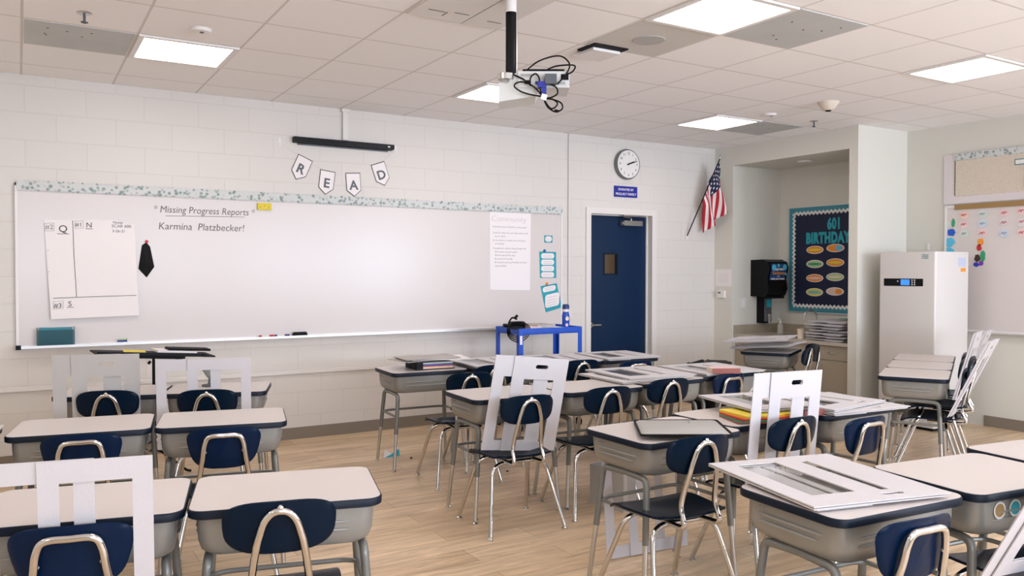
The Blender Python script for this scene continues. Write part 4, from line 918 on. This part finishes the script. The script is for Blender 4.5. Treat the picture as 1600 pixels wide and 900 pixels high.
# ------------------------------------------------------------------ windowed guard boards
def panel_mb(w_, h_, t_, x0, y0_, windows, fold=None):
    xs_ = sorted({0, w_}|{a for wd in windows for a in (wd[0], wd[1])}); ys_ = sorted({0, h_}|{a for wd in windows for a in (wd[2], wd[3])})
    def solid(i, j):
        if i < 0 or j < 0 or i >= len(xs_)-1 or j >= len(ys_)-1: return False
        cx, cy = (xs_[i]+xs_[i+1])/2, (ys_[j]+ys_[j+1])/2
        return not any(a < cx < b and c < cy < d for a, b, c, d in windows)
    mb = MB(); P = lambda i, j, k: (x0+xs_[i], y0_+k*t_, ys_[j])
    for i in range(len(xs_)-1):
        for j in range(len(ys_)-1):
            if not solid(i, j): continue
            mb.add([P(i, j, 0), P(i+1, j, 0), P(i+1, j+1, 0), P(i, j+1, 0)], [(0, 1, 2, 3)]); mb.add([P(i, j, 1), P(i, j+1, 1), P(i+1, j+1, 1), P(i+1, j, 1)], [(0, 1, 2, 3)])
            if not solid(i-1, j): mb.add([P(i, j, 0), P(i, j+1, 0), P(i, j+1, 1), P(i, j, 1)], [(0, 1, 2, 3)], 1)
            if not solid(i+1, j): mb.add([P(i+1, j, 0), P(i+1, j, 1), P(i+1, j+1, 1), P(i+1, j+1, 0)], [(0, 1, 2, 3)], 1)
            if not solid(i, j-1): mb.add([P(i, j, 0), P(i, j, 1), P(i+1, j, 1), P(i+1, j, 0)], [(0, 1, 2, 3)], 1)
            if not solid(i, j+1): mb.add([P(i, j+1, 0), P(i+1, j+1, 0), P(i+1, j+1, 1), P(i, j+1, 1)], [(0, 1, 2, 3)], 1)
    return mb
def slotpoly():
    pass
def guard(label, loc, rz, lean, m=M_coro, offset=.14, slot=True, pane=False, mirror=False, flat=False, w_=.39, h_=.565, roll=0, third=None, edge=None, spin=0):
    """folded windowed board. local x = width, z = height, front faces -y. lean = degrees tipped back (towards... +: top moves to -y)"""
    t = thing('desk_guard', label, 'desk divider', loc, 0, 'folded windowed desk guards')
    E = Matrix.Rotation(R(rz), 3, 'Z') @ Matrix.Rotation(R(lean), 3, 'X') @ Matrix.Rotation(R(spin), 3, 'Y')
    t.rotation_euler = E.to_euler()
    tot = w_+offset; x0 = -tot/2; th = .0045
    mats = [m, edge or m]
    wf_ = (.08, w_-.085, .055, h_-.13) if slot else (.055, w_-.055, .06, h_-.065)
    wr_ = (.07, w_-.095, .06, h_-.12) if slot else (.055, w_-.055, .06, h_-.065)
    def slots(x): return [(x+.006, x+.079, h_-.068, h_-.043), (x, x+.085, h_-.063, h_-.048)] if slot else []
    wins = [wf_]+slots(w_*.40)
    rwins = [wr_]+(slots(w_*.40+offset) if w_*.40+offset+.09 < w_ else [])
    if flat:
        tot = w_+offset; x0 = -tot/2
        wf_ = (.08, .25, .06, h_-.11); wins = [wf_, (.345, .378, .08, h_-.10)]+slots(.31); rwins = [(.07, tot-.09, .06, h_-.12)]
        wr_ = rwins[0]
    sg = -1 if mirror else 1
    def bb(mb, name, mm, par=t):
        mb.v = [(sg*x, -y if flat else y, z) for x, y, z in mb.v]; return mb.build(name, mm, par)
    bb(panel_mb(tot if flat else w_, h_, th, x0+(0 if flat else offset), -.010, wins), 'front_panel', mats)
    rp = bb(panel_mb(tot-.02 if flat else w_, h_, th, x0, -.003, rwins), 'rear_panel', mats)
    if flat:
        bb(panel_mb(w_*.5, h_-.01, th, x0+.02, .004, [(.16, w_*.5-.03, .05, h_-.11)]), 'middle_panel', mats)
    if pane:
        q = MB(); q.b2(x0+wr_[0]-.01, x0+wr_[1]+.01, -.0045, -.0037, wr_[2]-.01, wr_[3]+.01); bb(q, 'clear_window', M_clear, rp)
    return t
# standing on the chairs (bottom on the seat, resting on the backrest)
guard('largest white windowed guard board on the chair in the bottom left corner', (.12, 2.68, .43), -12, 6, offset=.155, slot=False, w_=.30, h_=.505)
guard('grey cardboard slotted guard board on the chair of the back left row', (.39, 5.29, .43), -16, 5, m=M_card, edge=M_edge, offset=.10, w_=.36, h_=.56)
guard('plain white windowed guard board on the chair of the back left row', (.93, 5.02, .43), -16, 5, offset=.17, slot=False, w_=.35, h_=.53)
guard('white slotted guard board leaning on the chair in the middle of the room', (2.475, 4.02, .43), -3, 8, offset=.12, w_=.365, h_=.555, spin=6)
guard('tall white slotted guard board standing on the chair right of centre', (3.19, 2.73, .42), 2, 4, offset=.115, w_=.385, h_=.565, spin=1.5)
guard('white guard board leaning far back over the stacked chairs at the nearest of three desks', (5.66, 3.30, .47), 20, 24, offset=.06, pane=True, w_=.39, h_=.58)
guard('white guard board leaning on the chair at the middle of the three desks', (6.22, 3.62, .45), 22, 15, offset=.08, pane=True, w_=.39, h_=.58)
guard('farthest leaning white guard board beside the purifier', (6.78, 3.92, .45), 22, 22, offset=.08, pane=True, w_=.39, h_=.58)
guard('white windowed guard board leaning at the bottom right corner of the picture', (3.00, 1.48, .44), -8, 28, offset=.05, slot=False, pane=True, w_=.44, h_=.56)
guard('white windowed board standing on the floor under the desk with the mesh screen', (2.80, 3.25, .003), -4, -6, offset=.14, slot=False, w_=.37, h_=.56)
# lying flat
def flatg(label, x, y, z, rz, mirror=False, tilt=0, **k):
    # height axis points towards local -y: slot edge nearest the seat side
    L = k.get('h_', .565)/2; a = R(rz)
    return guard(label, (x-math.sin(a)*L, y+math.cos(a)*L, z), rz, 90+tilt, mirror=mirror, flat=True, pane=True, edge=k.pop('edge', M_edge), **k)
flatg('large white windowed board lying flat on the right foreground desk', 2.415, 1.88, DT+.012, -13, w_=.42, offset=.12, h_=.60)
flatg('flat windowed board on the desk with the stack, middle row', 3.76, 4.46, DT+.024, -5, w_=.42, offset=.14)
flatg('lower flat board jutting left under the stack in the middle row', 3.66, 4.42, DT+.010, -2, w_=.42, offset=.14, h_=.52)
flatg('flat board under the red book in the middle row', 4.44, 4.45, DT+.012, -4, w_=.42, offset=.14)
flatg('flat windowed board on the desk before the navy door', 4.45, 5.58, DT+.012, -6, w_=.42, offset=.12)
flatg('flat windowed board on the desk before the blue cart', 3.86, 5.62, DT+.012, -9, w_=.42, offset=.12)
flatg('warped flat board on the desk next to the tray of folders', 3.22, 5.68, DT+.012, -3, w_=.40, offset=.10, slot=False)
flatg('lower flat board on the desk near the stacked chairs', 3.87, 2.95, DT+.010, -6, w_=.44, offset=.12)
flatg('upper flat board on the desk near the stacked chairs', 3.80, 3.02, DT+.026, 7, w_=.42, offset=.10)
flatg('flat board half under the tall slotted guard, on the folders', 3.36, 3.02, DT+.052, -12, w_=.36, offset=.06, h_=.50, slot=False)
flatg('lower flat board on the desk by the sink counter', 6.10, 5.36, DT+.020, 22, w_=.42, offset=.12, tilt=-5, edge=M_coro)
flatg('upper flat board overhanging the desk by the sink counter', 6.02, 5.38, DT+.085, 30, w_=.46, offset=.16, tilt=-4, edge=M_coro)
flatg('flat board at the left picture edge beside the second row desk', -.37, 4.24, DT+.012, -8, slot=False, w_=.42, offset=.12)
place(PD, 'D', 'desk outside the left picture edge under a flat board', -.40, 4.44, -8, 'student desks in the classroom')
ST = ['bottom', 'second', 'third', 'fourth', 'fifth', 'sixth', 'topmost']
for k in range(7):
    flatg('flat guard board, %s of the stack on the sink counter' % ST[k], 7.42+random.uniform(-.03, .03), 5.55+random.uniform(-.02, .02), CZ+.012+.031*k, 90+random.uniform(-5, 5), edge=M_coro, tilt=random.uniform(-1.2, 0), w_=.40, offset=.06, h_=.56)
t = tag(MB().b2(-.15, .15, -.11, .11, 0, .006).build('green_folder', mat('folder_green', (.10, .28, .16), .6)), 'green folder on top of the stack on the sink counter', 'folder', loc=(7.5, 5.42, CZ+.224), rz=5)

# ------------------------------------------------------------------ things on the desks
def paper(name, w_, d_, m, label, loc, rz, cat='paper', group=None, th=.004, wav=.0):
    nx = 10; vs = []; fs = []
    for k in (0, 1):
        for i in range(nx+1):
            x_ = -w_/2+w_*i/nx; z_ = wav*math.sin(PI*i/nx*1.5)**2
            for yy in (-d_/2, d_/2): vs.append((x_, yy, z_+th*k))
    N = (nx+1)*2
    for i in range(nx): a = i*2; fs += [(a, a+1, a+3, a+2), (N+a, N+a+2, N+a+3, N+a+1), (a, a+2, N+a+2, N+a), (a+1, N+a+1, N+a+3, a+3)]
    fs += [(0, N, N+1, 1), (2*nx, 2*nx+1, N+2*nx+1, N+2*nx)]
    return tag(MB().add(vs, fs).build(name, m), label, cat, group, loc, rz)
# folder tray
t = thing('letter_tray', 'black ribbed plastic tray holding coloured folders', 'tray', (2.70, 5.68, DT), -4)
b = MB(); b.b2(-.15, .16, -.115, .115, 0, .004); b.b2(-.154, -.150, -.115, .115, 0, .062); b.b2(-.15, .16, .112, .116, 0, .06); b.b2(-.15, -.10, -.119, -.115, 0, .058)
for k in range(10): b.b2(-.158, -.154, -.10+.022*k, -.09+.022*k, .006, .055)
b.build('tray', M_black, t)
for k, (m_, c_) in enumerate(((M_peach, 'peach'), (M_cream, 'cream'), (M_orange, 'orange'), (M_vga, 'blue'), (M_purple, 'violet'), (M_green, 'green'), (M_paper, 'white'))):
    tag(MB().loft([rr(.285, .212, .01, 0), rr(.285, .212, .01, .0062)], smooth=False).build('folder', m_), '%s folder in the black tray' % c_, 'folder', 'folders in the black tray', (2.708+.002*(k % 3), 5.679, DT+.006+.0066*k), -4)
for k, (dx, dy, rz) in enumerate(((-.03, .02, 8), (.08, -.02, -14), (.0, .0, -3))):
    paper('newspaper', .44, .30, (M_news, M_paper, M_news)[k], ('grey newspaper lying over the folder tray', 'white sheet sticking out over the folder tray', 'topmost newspaper over the folder tray')[k], (2.68+dx, 5.69+dy, DT+.066+.007*k), rz, group='papers over the folder tray', wav=.004)
# mesh screen
t = thing('mesh_screen', 'grey mesh screen with dark rim lying on a desk', 'screen', (2.625, 2.82, DT+.020), 8); t.rotation_euler = (R(-2), R(-1), R(-36))
W_, D_ = .40, .44
o_ = rr(W_, D_, .02, 0); i_ = rr(W_-.012, D_-.012, .016, 0)
b = MB(); b.tube([(p[0], p[1], 0) for p in o_], .0055, 8, closed=True); b.build('rim', M_blackm, t)
MB().loft([rr(W_-.006, D_-.006, .018, -.003), rr(W_-.03, D_-.03, .016, .004)]).build('mesh', mat('screen_fabric', (.40, .39, .37), .75, noise=.06, nscale=8), t)
q = MB(); q.tube(smooth_path([(.06, .17, .006), (.05, .13, .006), (.055, .10, .006)], 4), .001, 5); q.build('crease', M_dgrey, t)
# folders and book on R2
fx, fy = 3.17, 2.86
for k, (m_, c_) in enumerate(((M_redbook, 'dark red'), (M_green, 'green'), (M_red, 'bright red'), (M_orange, 'orange'), (M_yellow, 'yellow'))):
    tag(MB().loft([rr(.30, .23, .008, 0), rr(.30, .23, .008, .007)], smooth=False).build('folder', m_), '%s folder in the pile left of the tall slotted guard' % c_, 'folder', 'pile of bright folders', (fx+.006*k, fy+.004*k, DT+.001+.0078*k), -22+3*k)
def book(label, loc, rz, m, dims=(.24, .17, .035)):
    t = thing('book', label, 'book', loc, rz); w_, d_, h_ = dims
    MB().b2(-w_/2, w_/2, -d_/2, d_/2, 0, .003).b2(-w_/2, w_/2, -d_/2, d_/2, h_-.003, h_).build('cover', M_pinkp, t)
    MB().b2(-w_/2, w_/2, -d_/2-.003, -d_/2+.0, .0, h_).b2(-w_/2, w_/2, -d_/2+.0001, -d_/2+.012, h_+.0001, h_+.0008).build('spine', m, t)
    MB().b2(-w_/2+.005, w_/2-.005, -d_/2+.004, d_/2-.004, .0035, h_-.0035).build('pages', M_cream, t)
book('dull red book on the flat board in the middle row', (4.31, 4.20, DT+.023), -28, M_redbook, (.20, .16, .035))
book('dark red thick book seen through the tall slotted guard window', (3.52, 2.87, DT+.001), -5, M_redbook, (.16, .19, .03))
# lined waste bin beyond the desk with the red book
t = thing('waste_bin', 'black lined waste bin behind the desk with the red book', 'bin', (5.30, 5.33, 0), 20)
b = MB(); b.loft([rr(.24, .18, .03, 0), rr(.25, .19, .03, .012), rr(.36, .27, .04, .62), rr(.345, .255, .035, .62), rr(.235, .175, .03, .02)]); b.build('bin_body', M_black, t)
b = MB(); b.loft([[(x, y, z+.008*math.sin(i*1.7)) for i, (x, y, z) in enumerate(rr(w_, d_, .05, z_))] for w_, d_, z_ in ((.37, .28, .57), (.385, .295, .60), (.385, .295, .645), (.35, .26, .655), (.33, .24, .62), (.32, .23, .50))]); b.build('bin_liner', mat('liner_black', (.015, .018, .017), .25), t)

# ------------------------------------------------------------------ shelf trolley with bags, seen between chairs
t = thing('wire_shelf', 'low cream shelf unit with bags between the chairs near the sink', 'shelf', (4.99, 4.62, 0), 20)
b = MB(); b.b2(-.22, .22, -.14, .14, .55, .565); b.b2(-.22, .22, -.14, .14, .30, .312); b.b2(-.22, .22, -.14, .14, .06, .072)
for sx in (-1, 1):
    for sy in (-1, 1): b.tube([(sx*.21, sy*.13, 0), (sx*.21, sy*.13, .55)], .010, 8)
b.build('frame', M_wht, t)
for k, (dx, m_, lb) in enumerate(((-.12, M_yellow, 'yellow speckled binder on the low shelf'), (-.05, M_blackm, 'black binder on the low shelf'), (.02, M_yellow, 'yellow binder right of the black one on the low shelf'), (.09, M_dgrey, 'dark grey binder on the low shelf'))):
    a = R(20); tag(MB().b2(-.02, .02, -.09, .09, 0, .19).build('binder', m_), lb, 'binder', 'binders on the low shelf', (4.99+dx*math.cos(a), 4.62+dx*math.sin(a), .3125), 20)
b = MB(); b.loft([[(x*s_, y*s_, z) for x, y, z in rr(.30, .20, .07, z_)] for s_, z_ in ((.9, 0), (1, .06), (.85, .13), (.45, .17))]); t2 = tag(b.build('black_bag', M_black), 'black bag on the lower shelf between chairs', 'bag', loc=(4.99, 4.62, .0725), rz=20)

# ------------------------------------------------------------------ blue cart
t = thing('utility_cart', 'bright blue metal utility cart in front of the whiteboard', 'cart', (4.235, 6.50, 0), -1)
b = MB(); W2, D2, ZT = .345, .215, .945
b.b2(-W2, W2, -D2, D2, ZT-.05, ZT-.044); b.b2(-W2, W2, -D2, -D2+.006, ZT-.058, ZT); b.b2(-W2, W2, D2-.006, D2, ZT-.058, ZT); b.b2(-W2, -W2+.006, -D2+.006, D2-.006, ZT-.058, ZT); b.b2(W2-.006, W2, -D2+.006, D2-.006, ZT-.058, ZT); b.build('top_shelf', M_blue, t)
b = MB(); b.b2(-W2, W2, -D2, D2, .14, .146); b.b2(-W2, W2, -D2, -D2+.006, .146, .20); b.b2(-W2, W2, D2-.006, D2, .146, .20); b.b2(-W2, -W2+.006, -D2+.006, D2-.006, .146, .20); b.b2(W2-.006, W2, -D2+.006, D2-.006, .146, .20); b.build('bottom_shelf', M_blue, t)
for sx in (-1, 1):
    for sy in (-1, 1):
        b = MB(); X, Y = sx*(W2+.003), sy*(D2+.003)
        b.b2(min(X, X-sx*.045), max(X, X-sx*.045), min(Y, Y-sy*.005), max(Y, Y-sy*.005), .09, ZT-.002); b.b2(min(X, X-sx*.005), max(X, X-sx*.005), min(Y-sy*.005, Y-sy*.045), max(Y-sy*.005, Y-sy*.045), .09, ZT-.002)
        lg = b.build('leg', M_blue, t)
        q = MB(); q.lathe([(.038, -.012), (.042, -.008), (.042, .008), (.038, .012)], (0, 0, 0), 18, axis='x'); q.v = [(x+X-sx*.02, y+Y-sy*.02, z+.042) for x, y, z in q.v]; q.build('caster', M_blackm, lg)
MB().b2(-W2+.005, -W2+.03, -D2-.0055, -D2-.004, .80, .88).build('label_tag', M_paper, t)
# cord with adapter
t = thing('power_adapter', 'black power adapter with coiled cord hanging over the cart corner', 'power adapter', (3.90, 6.36, .975), 0)
b = MB(); b.loft([[(x, z_, y) for x, y, _ in rr(.15, .07, .02, 0)] for z_ in (-.03, .03)]); b.build('adapter_box', M_black, t)
b = MB()
for k in range(4):
    rx, rz_ = .085+.013*k, .065+.017*k; b.tube([(rx*math.cos(a*PI/12)-.01, -.035-.006*k+.004*math.sin(a), -.035+rz_*math.sin(a*PI/12)*(1 if a > 12 else .55)) for a in range(24)], .0052, 8, closed=True)
b.tube([(-.11, -.03, .0), (-.155, -.03, .005)], .017, 10); b.tube(smooth_path([(-.10, -.02, .02), (-.06, -.02, .07), (-.01, -.02, .055)], 5), .008, 8); b.tube([(-.03, -.02, .065), (-.005, -.02, .09)], .014, 8); b.build('cord', M_black, t)
for k, (dx, dy, m_, lb) in enumerate(((-.14, .0, M_pinkp, 'pink papers on the blue cart'), (.02, .03, M_news, 'greyish booklet on the blue cart'), (.14, -.04, M_paper, 'white paper on the right of the blue cart'))):
    paper('paper_stack', .20, .26, m_, lb, (4.235+dx, 6.50+dy, .902+.014*k), 6*k-5, group='papers on the blue cart', th=.05 if k < 2 else .006)
t = thing('water_bottle', 'blue water bottle with stickers standing on the blue cart', 'bottle', (4.50, 6.40, .946))
t.location = (4.49, 6.42, .902)
MB().lathe([(.033, 0), (.036, .006), (.036, .145), (.03, .17), (.028, .18)], (0, 0, 0), 24).build('bottle_body', mat('bottle_blue', (.01, .06, .42), .25), t)
MB().lathe([(.031, .18), (.031, .205)], (0, 0, 0), 24).build('collar', M_wht, t); MB().lathe([(.033, .205), (.033, .24), (.024, .252)], (0, 0, 0), 24).build('lid', mat('lid_navy', (.01, .03, .16), .3), t)
b = MB(); b.lathe([(.020, 0), (.020, .0015)], (-.008, -.0362, .115), 16, axis='y'); b.build('sticker', M_cream, t); b = MB(); b.lathe([(.016, 0), (.016, .0015)], (-.012, -.0362, .055), 16, axis='y'); b.build('sticker', M_pinkp, t)

# ------------------------------------------------------------------ music stand and lamp by the left rows
t = thing('music_stand', 'black music stand with its tray folded flat, near the front wall at left', 'music stand', (.80, 6.15, 0), 3)
b = MB(); b.loft([rr(.76, .34, .02, .888), rr(.76, .34, .02, .896)], smooth=False); b.v = [(x, y, z-.075*x) for x, y, z in b.v]
b.build('tray', M_blackm, t)
b = MB(); b.box((-.05, -.18, .905), (.66, .012, .022), rot=(0, R(4.3), 0)); b.box((.0, -.02, .868), (.36, .05, .018), rot=(0, R(4.3), 0)); b.box((-.19, -.02, .885), (.05, .06, .03)); b.box((.17, -.02, .862), (.06, .06, .03)); b.build('bracket', M_black, t)
b = MB(); b.tube([(.0, 0, .88), (0, 0, .42)], .010, 10); b.tube([(0, 0, .46), (0, 0, .10)], .015, 10); b.tube([(-.02, 0, .84), (-.035, 0, .82)], .010, 8); b.build('pole', M_black, t)
for k in range(3):
    a = 2*PI*k/3+.4; MB().tube(fillet([(0, 0, .22), (.05*math.cos(a), .05*math.sin(a), .20), (.26*math.cos(a), .26*math.sin(a), .02), (.29*math.cos(a), .29*math.sin(a), .012)], .05), .009, 8).build('leg', M_black, t)
t = paper('paper_stack', .26, .22, M_paper, 'white papers with a dark clip on the music stand', (.93, 6.14, .900), 5, th=.014); t.rotation_euler = (0, R(4.3), R(5))
t = paper('yellow_folder', .14, .20, M_yellow, 'thin yellow folder on the left of the music stand', (.68, 6.16, .909), -4, cat='folder', th=.004); t.rotation_euler = (0, R(4.3), R(-4))
t = tag(MB().loft([rr(.28, .16, .01, 0), rr(.28, .16, .01, .014)], smooth=False).build('tablet_case', M_blackm), 'black flat case on top of the music stand papers', 'case', loc=(1.02, 6.12, .910)); t.rotation_euler = (0, R(4.3), R(2))
t = thing('desk_lamp', 'small round grey lamp head with black cap on the back left desk', 'lamp', (1.05, 5.50, DT+.001))
b = MB(); b.lathe([(.05, 0), (.05, .01), (.012, .014), (.008, .05)], (0, 0, 0), 20); b.build('base', M_dgrey, t)
b = MB(); b.lathe([(.008, .05), (.02, .06), (.05, .11), (.058, .15)], (0, 0, 0), 24); b.build('shade', mat('lamp_grey', (.30, .31, .29), .4), t); MB().lathe([(.059, .1505), (.055, .165), (.03, .173)], (0, 0, 0), 24).build('cap', M_black, t)

# ------------------------------------------------------------------ small things on the floor and between desks
t = tag(MB().add([(-.06, -.05, .002), (.08, -.03, .002), (.06, .07, .004), (-.02, .03, .05), (.02, .0, .004), (.085, .02, .075)], [(0, 1, 4), (0, 4, 3), (4, 1, 5), (4, 5, 2), (3, 4, 2)]).build('tissue', M_wht), 'crumpled white and teal tissue on the floor by the tray desk leg', 'tissue', loc=(2.50, 6.02, 0))
MB().add([(-.058, -.055, .0012), (.082, -.036, .0012), (.02, -.02, .02), (.09, .0, .05)], [(0, 1, 2), (1, 3, 2)]).build('teal_side', M_teal, t)
for k, (x_, y_) in enumerate(((2.62, 5.85), (3.05, 5.1), (2.3, 4.2))):
    tag(MB().lathe([(.002, 0), (.010, .003), (.006, .009), (.001, .010)], (0, 0, 0), 8).build('floor_crumb', M_blackm), ('dark crumb on the floor beside the tissue', 'dark crumb under the middle chairs', 'dark crumb left of the guard board chair')[k], 'crumb', 'dark crumbs on the floor', (x_, y_, 0))
b = MB(); b.b2(-.09, .09, -.14, .14, 0, .01); b.b2(-.09, -.08, -.14, .14, .01, .25); b.b2(.08, .09, -.14, .14, .01, .25); b.b2(-.08, .08, -.14, -.13, .01, .25); b.b2(-.08, .08, .13, .14, .01, .25)
tag(b.build('grey_bin', mat('bin_grey', (.45, .44, .43), .5)), 'grey plastic bin on the floor under the empty middle row desk', 'bin', loc=(3.20, 4.02, .0), rz=10)
